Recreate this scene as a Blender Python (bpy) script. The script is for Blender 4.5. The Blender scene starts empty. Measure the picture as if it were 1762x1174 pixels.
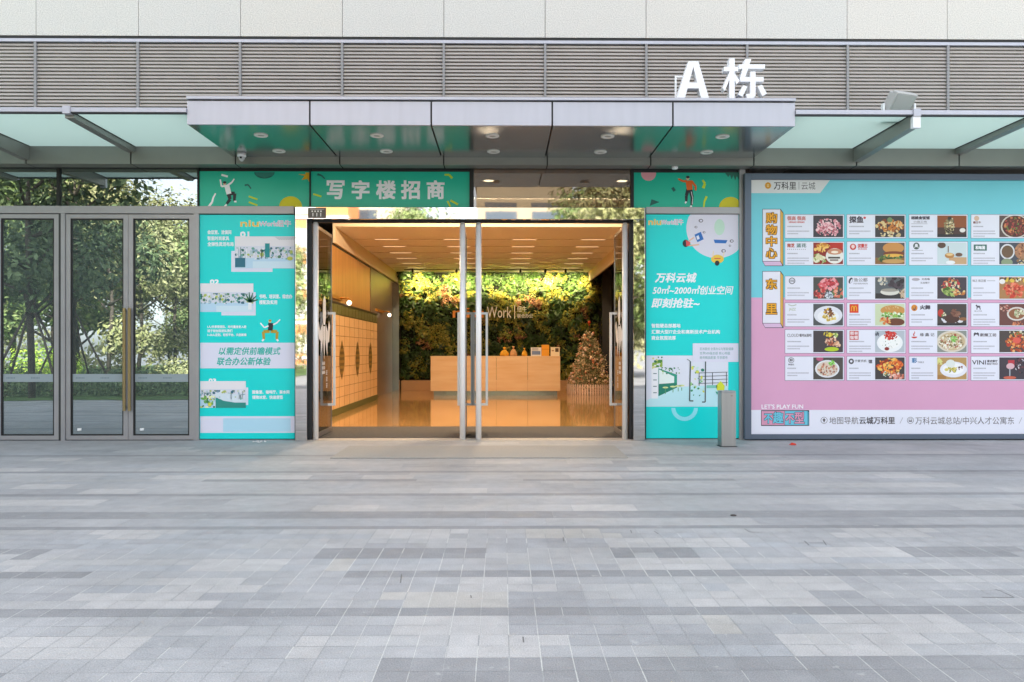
import bpy, bmesh, math, random
from mathutils import Vector, Matrix, noise as mnoise
R = math.radians
sc = bpy.context.scene
C = sc.collection
random.seed(7)

# ------------------------------------------------------------------ camera, world, sun, exposure
F = 1370.0            # focal length in photo pixels (photo is 1762 px wide)
YAW = 0.011
CAM_D, CAM_H = 11.8, 1.326
cam_d = bpy.data.cameras.new('camera'); cam = bpy.data.objects.new('camera', cam_d); C.objects.link(cam)
cam.location = (0, -CAM_D, CAM_H); cam.rotation_euler = (R(90), 0, -YAW)
cam_d.sensor_width = 36; cam_d.lens = 36 * F / 1762; cam_d.shift_y = 16 / 1762
cam_d.clip_start = 0.1; cam_d.clip_end = 2000
sc.camera = cam

SUN_EL, SUN_AZ = R(40), R(14)
w = bpy.data.worlds.new('World'); sc.world = w; w.use_nodes = True
nt = w.node_tree
bg = nt.nodes['Background']
sky = nt.nodes.new('ShaderNodeTexSky'); sky.sky_type = 'NISHITA'; sky.sun_disc = False
sky.sun_elevation = SUN_EL; sky.sun_rotation = SUN_AZ; sky.dust_density = 2.0; sky.air_density = 1.0
hs = nt.nodes.new('ShaderNodeHueSaturation'); hs.inputs['Saturation'].default_value = 0.32
nt.links.new(sky.outputs[0], hs.inputs['Color']); nt.links.new(hs.outputs[0], bg.inputs[0])
bg.inputs[1].default_value = 0.15
sd = bpy.data.lights.new('sun', 'SUN'); sd.energy = 4.0; sd.angle = R(0.5); sd.color = (1, .93, .82)
sun = bpy.data.objects.new('sun', sd); C.objects.link(sun)
sdir = Vector((-math.sin(SUN_AZ) * math.cos(SUN_EL), -math.cos(SUN_AZ) * math.cos(SUN_EL), -math.sin(SUN_EL)))
sun.rotation_euler = sdir.to_track_quat('-Z', 'Y').to_euler(); sun.location = (10, 40, 40)
vs = sc.view_settings
sc.display_settings.display_device = 'sRGB'
vs.view_transform = 'Standard'; vs.look = 'None'; vs.gamma = 1; vs.use_curve_mapping = False
vs.exposure = 2.1
sc.cycles.use_denoising = True
sc.cycles.max_bounces = 10; sc.cycles.transparent_max_bounces = 16
sc.cycles.sample_clamp_indirect = 8.0
sc.cycles.caustics_reflective = False; sc.cycles.caustics_refractive = False

# ------------------------------------------------------------------ helpers
def W(px, py, Y):
    """photo pixel on the vertical plane y=Y -> world x, z"""
    a = (px - 881) / F; b = (603 - py) / F
    dx = math.cos(YAW) * a + math.sin(YAW); dy = -math.sin(YAW) * a + math.cos(YAW)
    t = (Y + CAM_D) / dy
    return t * dx, CAM_H + b * t
def X(px, Y, py=603): return W(px, py, Y)[0]
def Z(py, Y, px=881): return W(px, py, Y)[1]
def lin(h):
    if isinstance(h, str):
        c = [int(h[i:i + 2], 16) / 255 for i in (0, 2, 4)]
        return tuple(x / 12.92 if x <= .04045 else ((x + .055) / 1.055) ** 2.4 for x in c)
    return h
MATS = {}
def mat(name, col, rough=.5, metal=0., spec=.5, noise=None, bump=None, island=None, coat=0.):
    if name in MATS: return MATS[name]
    m = bpy.data.materials.new(name); m.use_nodes = True; MATS[name] = m
    n = m.node_tree; p = n.nodes['Principled BSDF']; c = lin(col)
    p.inputs['Base Color'].default_value = (*c, 1)
    p.inputs['Roughness'].default_value = rough; p.inputs['Metallic'].default_value = metal
    p.inputs['Specular IOR Level'].default_value = spec; p.inputs['Coat Weight'].default_value = coat
    tc = n.nodes.new('ShaderNodeTexCoord')
    src = None
    if noise:
        tx = n.nodes.new('ShaderNodeTexNoise'); tx.inputs['Scale'].default_value = noise[0]; tx.inputs['Detail'].default_value = 5
        mp = n.nodes.new('ShaderNodeMapping'); mp.inputs['Scale'].default_value = noise[2] if len(noise) > 2 else (1, 1, 1)
        n.links.new(tc.outputs['Object'], mp.inputs[0]); n.links.new(mp.outputs[0], tx.inputs['Vector'])
        rp = n.nodes.new('ShaderNodeValToRGB'); a = noise[1]
        rp.color_ramp.elements[0].color = (*[max(0, x * (1 - a)) for x in c], 1); rp.color_ramp.elements[0].position = .3
        rp.color_ramp.elements[1].color = (*[min(1, x * (1 + a)) for x in c], 1); rp.color_ramp.elements[1].position = .7
        n.links.new(tx.outputs['Fac'], rp.inputs[0]); src = rp.outputs[0]
    if island:
        ge = n.nodes.new('ShaderNodeNewGeometry'); rp = n.nodes.new('ShaderNodeValToRGB')
        rp.color_ramp.interpolation = 'LINEAR'
        els = rp.color_ramp.elements
        while len(els) < len(island): els.new(.5)
        for i, h in enumerate(island):
            els[i].position = i / max(1, len(island) - 1); els[i].color = (*lin(h), 1)
        n.links.new(ge.outputs['Random Per Island'], rp.inputs[0])
        if src is not None:
            mx = n.nodes.new('ShaderNodeMix'); mx.data_type = 'RGBA'; mx.blend_type = 'MULTIPLY'; mx.inputs[0].default_value = 1
            br = n.nodes.new('ShaderNodeMix'); br.data_type = 'RGBA'; br.blend_type = 'DIVIDE'; br.inputs[0].default_value = 1
            br.inputs[7].default_value = (*c, 1)
            n.links.new(src, br.inputs[6]); n.links.new(rp.outputs[0], mx.inputs[6]); n.links.new(br.outputs[2], mx.inputs[7]); src = mx.outputs[2]
        else: src = rp.outputs[0]
    if src is not None: n.links.new(src, p.inputs['Base Color'])
    if bump:
        tx = n.nodes.new('ShaderNodeTexNoise'); tx.inputs['Scale'].default_value = bump[0]; tx.inputs['Detail'].default_value = 3
        mp = n.nodes.new('ShaderNodeMapping'); mp.inputs['Scale'].default_value = bump[2] if len(bump) > 2 else (1, 1, 1)
        n.links.new(tc.outputs['Object'], mp.inputs[0]); n.links.new(mp.outputs[0], tx.inputs['Vector'])
        b = n.nodes.new('ShaderNodeBump'); b.inputs['Strength'].default_value = bump[1]; b.inputs['Distance'].default_value = .02
        n.links.new(tx.outputs['Fac'], b.inputs['Height']); n.links.new(b.outputs[0], p.inputs['Normal'])
    return m
def ink(h):      # printed colour on slightly glossy film
    return mat('print ' + h, h, rough=.42, spec=.35)
def glow(name, col, strength):
    m = bpy.data.materials.new(name); m.use_nodes = True; MATS[name] = m
    p = m.node_tree.nodes['Principled BSDF']
    p.inputs['Base Color'].default_value = (*lin(col), 1); p.inputs['Emission Color'].default_value = (*lin(col), 1)
    p.inputs['Emission Strength'].default_value = strength
    return m
def glass(name, refl, tint, rtint=(1, 1, 1), wave=0., dust_haze=0.):
    m = bpy.data.materials.new(name); m.use_nodes = True; MATS[name] = m
    n = m.node_tree; n.nodes.remove(n.nodes['Principled BSDF']); out = n.nodes['Material Output']
    t = n.nodes.new('ShaderNodeBsdfTransparent'); t.inputs[0].default_value = (*tint, 1)
    g = n.nodes.new('ShaderNodeBsdfGlossy'); g.inputs['Roughness'].default_value = 0.0; g.inputs[0].default_value = (*rtint, 1)
    lw = n.nodes.new('ShaderNodeFresnel'); lw.inputs[0].default_value = 1.45
    ad = n.nodes.new('ShaderNodeMath'); ad.inputs[1].default_value = refl; ad.use_clamp = True
    n.links.new(lw.outputs[0], ad.inputs[0])
    mx = n.nodes.new('ShaderNodeMixShader')
    n.links.new(ad.outputs[0], mx.inputs[0]); n.links.new(t.outputs[0], mx.inputs[1]); n.links.new(g.outputs[0], mx.inputs[2])
    last = mx
    if dust_haze:  # pale diffuse dust film, mixed in to paint haze over the pane
        df = n.nodes.new('ShaderNodeBsdfDiffuse'); df.inputs[0].default_value = (*lin('b4c6cc'), 1)
        m2 = n.nodes.new('ShaderNodeMixShader'); m2.inputs[0].default_value = dust_haze
        n.links.new(mx.outputs[0], m2.inputs[1]); n.links.new(df.outputs[0], m2.inputs[2]); last = m2
    n.links.new(last.outputs[0], out.inputs[0])
    if wave:
        tc = n.nodes.new('ShaderNodeTexCoord'); tx = n.nodes.new('ShaderNodeTexNoise'); tx.inputs['Scale'].default_value = 1.3; tx.inputs['Detail'].default_value = 1
        b = n.nodes.new('ShaderNodeBump'); b.inputs['Strength'].default_value = wave; b.inputs['Distance'].default_value = .02
        n.links.new(tc.outputs['Object'], tx.inputs['Vector']); n.links.new(tx.outputs['Fac'], b.inputs['Height']); n.links.new(b.outputs[0], g.inputs['Normal'])
    return m

_fc = {}
def glyphs(s, bold=0., shear=0.):
    k = (s, bold, shear)
    if k in _fc: return _fc[k]
    cu = bpy.data.curves.new('lettering', 'FONT'); cu.body = s; cu.size = 1; cu.resolution_u = 2; cu.offset = bold
    cu.align_x = 'LEFT'; cu.shear = shear
    o = bpy.data.objects.new('lettering', cu); C.objects.link(o)
    bpy.context.view_layer.update()
    dg = bpy.context.evaluated_depsgraph_get(); e = o.evaluated_get(dg); me = e.to_mesh()
    vs_ = [(v.co.x, v.co.y) for v in me.vertices]; fs = [tuple(p.vertices) for p in me.polygons]
    e.to_mesh_clear(); bpy.data.objects.remove(o); bpy.data.curves.remove(cu)
    _fc[k] = (vs_, fs); return _fc[k]

class MB:
    def __init__(s): s.v = []; s.f = []; s.fm = []; s.ms = []; s.smooth = set()
    def mi(s, m):
        if m not in s.ms: s.ms.append(m)
        return s.ms.index(m)
    def face(s, pts, m):
        b = len(s.v); s.v += [tuple(p) for p in pts]; s.f.append(tuple(range(b, b + len(pts)))); s.fm.append(s.mi(m))
    def box(s, x0, x1, y0, y1, z0, z1, m, M=None):
        b = len(s.v); i = s.mi(m)
        p = [(x0, y0, z0), (x1, y0, z0), (x1, y1, z0), (x0, y1, z0), (x0, y0, z1), (x1, y0, z1), (x1, y1, z1), (x0, y1, z1)]
        if M: p = [tuple(M @ Vector(q)) for q in p]
        s.v += p
        for f in ((0, 3, 2, 1), (4, 5, 6, 7), (0, 1, 5, 4), (1, 2, 6, 5), (2, 3, 7, 6), (3, 0, 4, 7)):
            s.f.append(tuple(b + k for k in f)); s.fm.append(i)
    def tube(s, pts, rads, m, n=10, caps=True, smooth=True):
        b0 = len(s.v); i = s.mi(m); pts = [Vector(p) for p in pts]
        if not hasattr(rads, '__len__'): rads = [rads] * len(pts)
        for k, p in enumerate(pts):
            d = (pts[min(k + 1, len(pts) - 1)] - pts[max(k - 1, 0)]).normalized()
            u = d.orthogonal().normalized() if abs(d.z) < .9 else Vector((1, 0, 0)).cross(d).normalized()
            v = d.cross(u)
            for j in range(n):
                a = 2 * math.pi * j / n
                s.v.append(tuple(p + (u * math.cos(a) + v * math.sin(a)) * rads[k]))
        for k in range(len(pts) - 1):
            for j in range(n):
                a, b = b0 + k * n + j, b0 + k * n + (j + 1) % n
                if smooth: s.smooth.add(len(s.f))
                s.f.append((a, b, b + n, a + n)); s.fm.append(i)
        if caps:
            s.f.append(tuple(b0 + j for j in range(n))[::-1]); s.fm.append(i)
            s.f.append(tuple(b0 + (len(pts) - 1) * n + j for j in range(n))); s.fm.append(i)
    def lathe(s, cx, cy, prof, m, n=16, M=None):     # prof: (radius, z)
        b0 = len(s.v); i = s.mi(m)
        for r, z in prof:
            for j in range(n):
                a = 2 * math.pi * j / n; q = (cx + r * math.cos(a), cy + r * math.sin(a), z)
                s.v.append(tuple(M @ Vector(q)) if M else q)
        for k in range(len(prof) - 1):
            for j in range(n):
                a, b = b0 + k * n + j, b0 + k * n + (j + 1) % n
                s.smooth.add(len(s.f)); s.f.append((a, b, b + n, a + n)); s.fm.append(i)
    def ball(s, c, r, m, n=8, sz=1.):
        s.lathe(c[0], c[1], [(max(1e-4, r * math.sin(math.pi * k / n)), c[2] - r * sz * math.cos(math.pi * k / n)) for k in range(n + 1)], m, n + 2)
    # --- flat graphics given in photo pixels on the plane y=Y
    def ppoly(s, m, pts, Y): s.face([(W(a, b, Y)[0], Y, W(a, b, Y)[1]) for a, b in pts], m)
    def prect(s, m, x0, y0, x1, y1, Y):
        xm, ym = (x0 + x1) / 2, (y0 + y1) / 2
        a, b, c, d = W(x0, ym, Y)[0], W(x1, ym, Y)[0], W(xm, y1, Y)[1], W(xm, y0, Y)[1]
        s.face([(a, Y, c), (b, Y, c), (b, Y, d), (a, Y, d)], m)
    def pell(s, m, cx, cy, rx, ry, Y, n=24, a0=0, a1=360, clip=None, rot=0):
        pts = []
        full = abs(a1 - a0) >= 360
        for k in range(n if full else n + 1):
            a = R(a0 + (a1 - a0) * k / n)
            u, v = rx * math.cos(a), -ry * math.sin(a)
            q = (cx + u * math.cos(rot) - v * math.sin(rot), cy + u * math.sin(rot) + v * math.cos(rot))
            if clip: q = (min(max(q[0], clip[0]), clip[2]), min(max(q[1], clip[1]), clip[3]))
            pts.append(q)
        s.ppoly(m, pts, Y)
    def pline(s, m, pts, wd, Y, w1=None):
        for k in range(len(pts) - 1):
            (xa, ya), (xb, yb) = pts[k], pts[k + 1]
            l = math.hypot(xb - xa, yb - ya) or 1; nx, ny = -(yb - ya) / l, (xb - xa) / l
            f0 = wd if w1 is None else wd + (w1 - wd) * k / max(1, len(pts) - 1)
            f1 = wd if w1 is None else wd + (w1 - wd) * (k + 1) / max(1, len(pts) - 1)
            yy = Y - .00007 * k
            s.ppoly(m, [(xa + nx * f0 / 2, ya + ny * f0 / 2), (xb + nx * f1 / 2, yb + ny * f1 / 2), (xb - nx * f1 / 2, yb - ny * f1 / 2), (xa - nx * f0 / 2, ya - ny * f0 / 2)], yy)
    def ptext(s, m, t, x0, y0, x1, y1, Y, bold=0., shear=0.):
        xm, ym = (x0 + x1) / 2, (y0 + y1) / 2
        s.text(m, t, W(x0, ym, Y)[0], W(x1, ym, Y)[0], W(xm, y1, Y)[1], W(xm, y0, Y)[1], Y, bold, shear)
    def text(s, m, t, x0, x1, z0, z1, Y, bold=0., shear=0., depth=0., fit=True):
        if bold and not depth:      # bold: regular glyphs overprinted, each copy slightly shifted
            d = bold * (z1 - z0) * .9; q = 0
            for ox in (-d, 0, d):
                for oz in (-d, 0, d):
                    s.text(m, t, x0 + d + ox, x1 - d + ox, z0 + d + oz, z1 - d + oz, Y - .00003 * q, 0, shear); q += 1
            return
        vs_, fs = glyphs(t, 0, shear); i = s.mi(m); b = len(s.v)
        ax, bx = min(v[0] for v in vs_), max(v[0] for v in vs_); ay, by = min(v[1] for v in vs_), max(v[1] for v in vs_)
        kx = (x1 - x0) / (bx - ax); kz = (z1 - z0) / (by - ay)
        P = [(x0 + (v[0] - ax) * kx, z0 + (v[1] - ay) * kz) for v in vs_]
        s.v += [(p[0], Y, p[1]) for p in P]
        for f in fs: s.f.append(tuple(b + k for k in f)); s.fm.append(i)
        if depth:
            from collections import Counter
            s.v += [(p[0], Y + depth, p[1]) for p in P]; n = len(P)
            for f in fs: s.f.append(tuple(b + n + k for k in reversed(f))); s.fm.append(i)
            ed = Counter()
            for f in fs:
                for k in range(len(f)): ed[tuple(sorted((f[k], f[(k + 1) % len(f)])))] += 1
            for f in fs:
                for k in range(len(f)):
                    a, c = f[k], f[(k + 1) % len(f)]
                    if ed[tuple(sorted((a, c)))] == 1:
                        s.f.append((b + a, b + a + n, b + c + n, b + c)); s.fm.append(i)
    def build(s, name, parent=None, kind=None, bevel=0.):
        o_ = org(parent) if parent else Vector((0, 0, 0))
        me = bpy.data.meshes.new(name)
        me.from_pydata([(v[0] - o_.x, v[1] - o_.y, v[2] - o_.z) for v in s.v], [], s.f)
        for m in s.ms: me.materials.append(m)
        me.polygons.foreach_set('material_index', s.fm)
        if s.smooth: me.polygons.foreach_set('use_smooth', [k in s.smooth for k in range(len(s.f))])
        me.update()
        o = bpy.data.objects.new(name, me); C.objects.link(o)
        if parent: o.parent = parent
        if kind: o['kind'] = kind
        if bevel:
            b = o.modifiers.new('bevel', 'BEVEL'); b.width = bevel; b.segments = 2; b.limit_method = 'ANGLE'
        return o
def org(o):
    v = Vector((0, 0, 0))
    while o: v = v + o.location; o = o.parent
    return v
def thing(name, label, cat, loc=(0, 0, 0), group=None):
    o = bpy.data.objects.new(name, None); C.objects.link(o); o.location = loc; o.empty_display_size = .2
    o['label'] = label; o['category'] = cat
    if group: o['group'] = group
    return o
def tag(o, label, cat, group=None):
    o['label'] = label; o['category'] = cat
    if group: o['group'] = group
    return o
def dup(root, loc, label, rz=0., sca=1.):
    r = root.copy(); C.objects.link(r); r.location = loc; r.rotation_euler = (0, 0, rz); r.scale = (sca,) * 3; r['label'] = label
    for ch in list(root.children):
        c = ch.copy(); C.objects.link(c); c.parent = r
        for g in list(ch.children):
            d = g.copy(); C.objects.link(d); d.parent = c
    return r

# ------------------------------------------------------------------ materials
STONE = mat('pale granite', 'd3cec7', rough=.85, spec=.2, noise=(62, .2), island=['d2d0cb', 'd0ceca', 'd4d0ca', 'd2cfc9'], bump=(60, .15))
DARK = mat('dark metal', '26282b', rough=.5)
BLACK = mat('black gasket', '101112', rough=.6)
LOUV = mat('louvre aluminium', 'b5aea9', rough=.5, metal=0., noise=(3, .05))
LOUVB = mat('louvre void', '35332f', rough=.9)
POST = mat('grey post', '8e8d8f', rough=.45)
ALU = mat('satin aluminium', '9a9a9e', rough=.38, metal=.35, noise=(4, .05))
BAND = mat('grey composite panel', '8c8d88', rough=.35, metal=.3, noise=(2, .05))
FASC = mat('silver composite panel', 'b4b5bf', rough=.42, metal=.25, noise=(2.2, .035, (5, 5, .5)), bump=(.9, .12))
SOFF = mat('soffit composite panel', 'b4babb', rough=.2, metal=.9)
CHROME = mat('polished steel', (.62, .62, .63), rough=.025, metal=1., bump=(1.6, .014, (1, 1, .8)))
STEEL = mat('brushed steel', (.35, .345, .35), rough=.36, metal=.8, noise=(30, .06, (1, 1, .03)))
POLE = mat('bright steel tube', (.9, .9, .91), rough=.3, metal=.1)
WHITE = mat('white paint', 'eeeff2', rough=.4)
GLASS_OUT = glass('reflective window glass', .42, (.36, .42, .43), (.86, .96, 1.0), .04, .075)
GLASS_TR = glass('transom glass', .09, (.34, .34, .32), (1, .97, .92), .03, .02)
GLASS_TO = glass('transom glass left', .27, (.36, .42, .43), (.95, 1, 1), .04, .02)
GLASS_IN = glass('clear door glass', .015, (.84, .87, .85))
# milky glass of the awning: some light passes through, some is scattered back
FROST = bpy.data.materials.new('milky green glass'); FROST.use_nodes = True
_n = FROST.node_tree; _p = _n.nodes['Principled BSDF']; _p.inputs['Base Color'].default_value = (*lin('dcebe2'), 1); _p.inputs['Roughness'].default_value = .25
_t = _n.nodes.new('ShaderNodeBsdfTranslucent'); _t.inputs[0].default_value = (*lin('e3f1ea'), 1)
_m = _n.nodes.new('ShaderNodeMixShader'); _m.inputs[0].default_value = .8
_n.links.new(_p.outputs[0], _m.inputs[1]); _n.links.new(_t.outputs[0], _m.inputs[2]); _n.links.new(_m.outputs[0], _n.nodes['Material Output'].inputs[0])
def wood(name, base, dark, scale=(1, 1, 14)):
    m = mat(name, base, rough=.4)
    n = m.node_tree; p = n.nodes['Principled BSDF']; tc = n.nodes.new('ShaderNodeTexCoord')
    mp = n.nodes.new('ShaderNodeMapping'); mp.inputs['Scale'].default_value = scale
    tx = n.nodes.new('ShaderNodeTexNoise'); tx.inputs['Scale'].default_value = 2.5; tx.inputs['Detail'].default_value = 6
    rp = n.nodes.new('ShaderNodeValToRGB'); rp.color_ramp.elements[0].position = .3; rp.color_ramp.elements[1].position = .7
    rp.color_ramp.elements[0].color = (*lin(dark), 1); rp.color_ramp.elements[1].color = (*lin(base), 1)
    n.links.new(tc.outputs['Object'], mp.inputs[0]); n.links.new(mp.outputs[0], tx.inputs['Vector']); n.links.new(tx.outputs['Fac'], rp.inputs[0]); n.links.new(rp.outputs[0], p.inputs['Base Color'])
    return m

# ------------------------------------------------------------------ ground
TS = 0.1375
pave = bpy.data.materials.new('stone paving'); pave.use_nodes = True
def paving_nodes():
    n = pave.node_tree; p = n.nodes['Principled BSDF']; L = n.links
    at = n.nodes.new('ShaderNodeAttribute'); at.attribute_name = 'tile'
    tc = n.nodes.new('ShaderNodeTexCoord')
    def noise(scale, det=5):
        t = n.nodes.new('ShaderNodeTexNoise'); t.inputs['Scale'].default_value = scale; t.inputs['Detail'].default_value = det
        L.new(tc.outputs['Object'], t.inputs['Vector']); return t.outputs['Fac']
    def rng(a, f0, f1, t0, t1):
        r = n.nodes.new('ShaderNodeMapRange'); L.new(a, r.inputs[0])
        for i, v in enumerate((f0, f1, t0, t1)): r.inputs[1 + i].default_value = v
        return r.outputs[0]
    def mth(op, a, b):
        r = n.nodes.new('ShaderNodeMath'); r.operation = op
        for i, q in enumerate((a, b)):
            if hasattr(q, 'is_output'): L.new(q, r.inputs[i])
            else: r.inputs[i].default_value = q
        return r.outputs[0]
    g = mth('MULTIPLY', rng(noise(160, 3), .3, .7, .76, 1.24), rng(noise(.8, 7), .3, .7, .86, 1.1))
    g = mth('MULTIPLY', g, rng(noise(9), .35, .65, .95, 1.05))
    mx = n.nodes.new('ShaderNodeMix'); mx.data_type = 'RGBA'; mx.blend_type = 'MULTIPLY'; mx.inputs[0].default_value = 1
    cb = n.nodes.new('ShaderNodeCombineColor')
    for i in range(3): L.new(g, cb.inputs[i])
    L.new(at.outputs['Color'], mx.inputs[6]); L.new(cb.outputs[0], mx.inputs[7])
    # whitish spots and dark spots of wear
    sp = rng(noise(14, 8), .66, .72, 0, .35)
    m2 = n.nodes.new('ShaderNodeMix'); m2.data_type = 'RGBA'; L.new(sp, m2.inputs[0]); L.new(mx.outputs[2], m2.inputs[6]); m2.inputs[7].default_value = (.55, .55, .53, 1)
    m3 = n.nodes.new('ShaderNodeMix'); m3.data_type = 'RGBA'; L.new(rng(noise(26, 3), .70, .76, 0, .4), m3.inputs[0]); L.new(m2.outputs[2], m3.inputs[6]); m3.inputs[7].default_value = (.19, .185, .18, 1)
    L.new(m3.outputs[2], p.inputs['Base Color'])
    L.new(rng(noise(3), .3, .7, .5, .72), p.inputs['Roughness']); p.inputs['Specular IOR Level'].default_value = .4
    bp = n.nodes.new('ShaderNodeBump'); bp.inputs['Strength'].default_value = .25; bp.inputs['Distance'].default_value = .004
    L.new(noise(90, 4), bp.inputs['Height']); L.new(bp.outputs[0], p.inputs['Normal'])
paving_nodes()
MID, LGT, DRK, BEI = (.39, .391, .394), (.462, .453, .443), (.285, .286, .291), (.445, .43, .402)
JL, JD = (.56, .56, .53), (.35, .355, .355)
def build_paving():
    rnd = random.Random(3)
    v = []; f = []; col = []
    def quad(x0, x1, y0, y1, z, c):
        b = len(v); v.extend([(x0, y0, z), (x1, y0, z), (x1, y1, z), (x0, y1, z)]); f.append((b, b + 1, b + 2, b + 3)); col.append(c)
    def j(c, a=.045):
        k = 1 + rnd.uniform(-a, a); return tuple(x * k for x in c)
    # base sheet = joint mortar
    quad(-30, 30, -16, -.02, -.0008, JD)
    def row(y1, dep, width, base, light=(), joint=.004, white=.0):
        """one course from y1 towards the camera; light: list of (px0, px1, colour) in photo px at the middle of the row"""
        y0 = y1 - dep; ym = (y0 + y1) / 2
        off = rnd.random() * width * (width > .3)
        x = -14 + off; sh = None
        runleft = 0
        while x < 14:
            c = base
            if base is MID:
                if runleft <= 0:
                    sh = rnd.choice([(1, 1, 1)] * 5 + [(.95, .95, .96), (1.05, 1.045, 1.03), (.9, .905, .915), (1.07, 1.06, 1.04), (.98, 1.0, 1.02)]); runleft = rnd.randint(2, 6) if width < .3 else rnd.randint(1, 3)
                runleft -= 1
                c = tuple(a * b for a, b in zip(MID, sh))
            for a, b, cc in light:
                if X(a, ym) - width * .3 <= x + width * .2 and x + width * .7 <= X(b, ym) + width * .3: c = cc
            x1 = x + width
            jt = joint * (1 if rnd.random() < .6 else .5)
            hj = joint * (.12 if rnd.random() < .8 else .35)
            quad(x + jt / 2, x1 - jt / 2, y0 + hj, y1 - hj, 0, j(c))
            if white: pw_ = white if mnoise.noise(Vector((x * .7, y0 * .8, 5))) > -.12 else .12
            if white and rnd.random() < pw_:      # efflorescence along the joint
                quad(x1 - jt * .45, x1 + jt * .45, y0, y1, -.0004, JL)
            if white and rnd.random() < pw_ * .12:
                quad(x, x1, y1 - joint * .4, y1 + joint * .1, -.0004, JL)
            x = x1
    zb = lambda y: 1816 / (y - 603) - CAM_D       # photo row -> world y on the ground
    # --- far zone: long slabs
    y = -.02
    far = {}
    k = 0
    fl = {0: ('M', []), 1: ('M', []), 2: ('M', []), 3: ('M', [(250, 330, LGT)]), 4: ('M', [(900, 980, LGT)]), 5: ('M', [(1540, 1640, LGT), (350, 430, LGT)]),
          6: ('D2', []), 7: ('M', [(1000, 1140, LGT), (60, 150, LGT)]), 8: ('M', [(1240, 1420, LGT), (480, 590, LGT), (960, 1060, LGT), (830, 900, LGT)]), 9: ('M', [(820, 860, LGT)]), 10: ('M', [(30, 100, LGT), (1060, 1180, LGT)]),
          11: ('D', []), 12: ('M', [(260, 500, LGT), (950, 1060, LGT), (1480, 1620, LGT), (655, 700, LGT)]), 13: ('P', []), 14: ('M', [(20, 140, LGT), (1440, 1600, LGT)]), 15: ('M', [(180, 280, LGT), (740, 850, LGT)]), 16: ('D', []),
          17: ('M', [(0, 30, LGT), (120, 200, LGT)]), 18: ('M', [(490, 620, LGT), (975, 1100, LGT), (740, 800, BEI)]), 19: ('D', [])}
    yend = zb(910)
    dep = .2745
    for k in range(22):
        if y - dep < yend - .01: break
        t, lt = fl.get(k, ('M', []))
        if t == 'D2':
            row(y, dep / 2, .5425, DRK); row(y - dep / 2, dep / 2, .5425, MID)
        elif t == 'P':
            row(y, dep / 2, .5425, MID, [(360, 730, DRK), (860, 1240, DRK)]); row(y - dep / 2, dep / 2, .5425, MID)
        elif t == 'D' and k < 19:
            row(y, dep * .45, .5425, DRK); row(y - dep * .45, dep * .55, .5425, MID)
        else: row(y, dep, .5425, DRK if t == 'D' else MID, lt)
        y -= dep
    if y > yend: row(y, y - yend, .5425, DRK)
    # --- near zone: square setts in coloured courses
    near = [(910, 926.4, MID, [(625, 790, LGT), (912, 1050, BEI), (1445, 1590, LGT), (160, 260, LGT)]),
            (926.4, 942.8, MID, [(1040, 1270, LGT)]),
            (942.8, 960.6, 'mixD', [(0, 60, DRK), (540, 830, DRK), (1060, 1110, DRK), (1135, 1190, DRK), (1390, 1560, LGT), (1570, 1762, DRK)]),
            (960.6, 981.6, MID, [(320, 480, LGT), (1080, 1240, LGT), (550, 590, BEI), (0, 60, LGT)]),
            (981.6, 992.8, DRK, [(140, 590, MID)]),
            (992.8, 1018.3, MID, [(270, 430, LGT), (770, 930, LGT), (1260, 1440, LGT)]),
            (1018.3, 1045.4, MID, [(130, 340, LGT), (680, 850, BEI), (1200, 1390, LGT)]),
            (1045.4, 1059.2, DRK, []),
            (1059.2, 1092.4, MID, [(660, 850, LGT), (1240, 1280, BEI), (1420, 1650, LGT)]),
            (1092.4, 1131.7, MID, [(0, 240, LGT), (745, 955, LGT), (1360, 1560, LGT), (500, 560, LGT)]),
            (1131.7, 1180, 'bot', [(0, 640, MID)]), (1180, 1260, MID, []), (1260, 1420, MID, []), (1420, 1900, MID, [])]
    for a, b, base, lt in near:
        ya, yb = zb(a), zb(b)
        n = max(1, round((ya - yb) / TS)); d = (ya - yb) / n
        bb = {'mixD': MID, 'bot': DRK}.get(base, base) if isinstance(base, str) else base
        for q in range(n):
            lts = [(p + rnd.uniform(-12, 12), r + rnd.uniform(-12, 12), c) for p, r, c in lt] if n > 1 else lt
            row(ya - q * d, d, TS, bb, lts, joint=.006, white=.8 if a > 935 else .2)
    # cut joints of access covers and cracks
    def gp(px, py):
        yy = zb(py); return X(px, yy), yy
    for pts in ([(1281, 911), (1290, 917), (1312, 917)], [(1374, 936), (1420, 936)], [(1384, 932), (1392, 940)], [(1416, 931), (1422, 940)], [(1690, 1031), (1745, 1031), (1722, 1020), (1712, 1017)], [(1126, 915), (1133, 920)], [(1085, 913), (1087, 918)],
                [(900, 1096), (901, 1106)], [(969, 925), (970, 932)], [(810, 1024), (811, 1029)], [(691, 988), (689, 1003)]):
        for (a, b_) in zip(pts, pts[1:]):
            (xa, ya), (xb, yb) = gp(*a), gp(*b_); l = math.hypot(xb - xa, yb - ya); nx, ny = -(yb - ya) / l * .0035, (xb - xa) / l * .0035
            k_ = len(v); v.extend([(xa + nx, ya + ny, .001), (xb + nx, yb + ny, .001), (xb - nx, yb - ny, .001), (xa - nx, ya - ny, .001)]); f.append((k_, k_ + 1, k_ + 2, k_ + 3)); col.append((.2, .195, .19))
    y = zb(1900)
    while y > -15.8:
        row(y, TS * 2, TS, MID, [], white=.5); y -= TS * 2
    me = bpy.data.meshes.new('paving'); me.from_pydata(v, [], f)
    ca = me.attributes.new('tile', 'FLOAT_COLOR', 'FACE')
    for i, c in enumerate(col): ca.data[i].color = (*c, 1)
    me.materials.append(pave); me.update()
    o = bpy.data.objects.new('plaza_pavement', me); C.objects.link(o); o['kind'] = 'structure'
build_paving()
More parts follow.
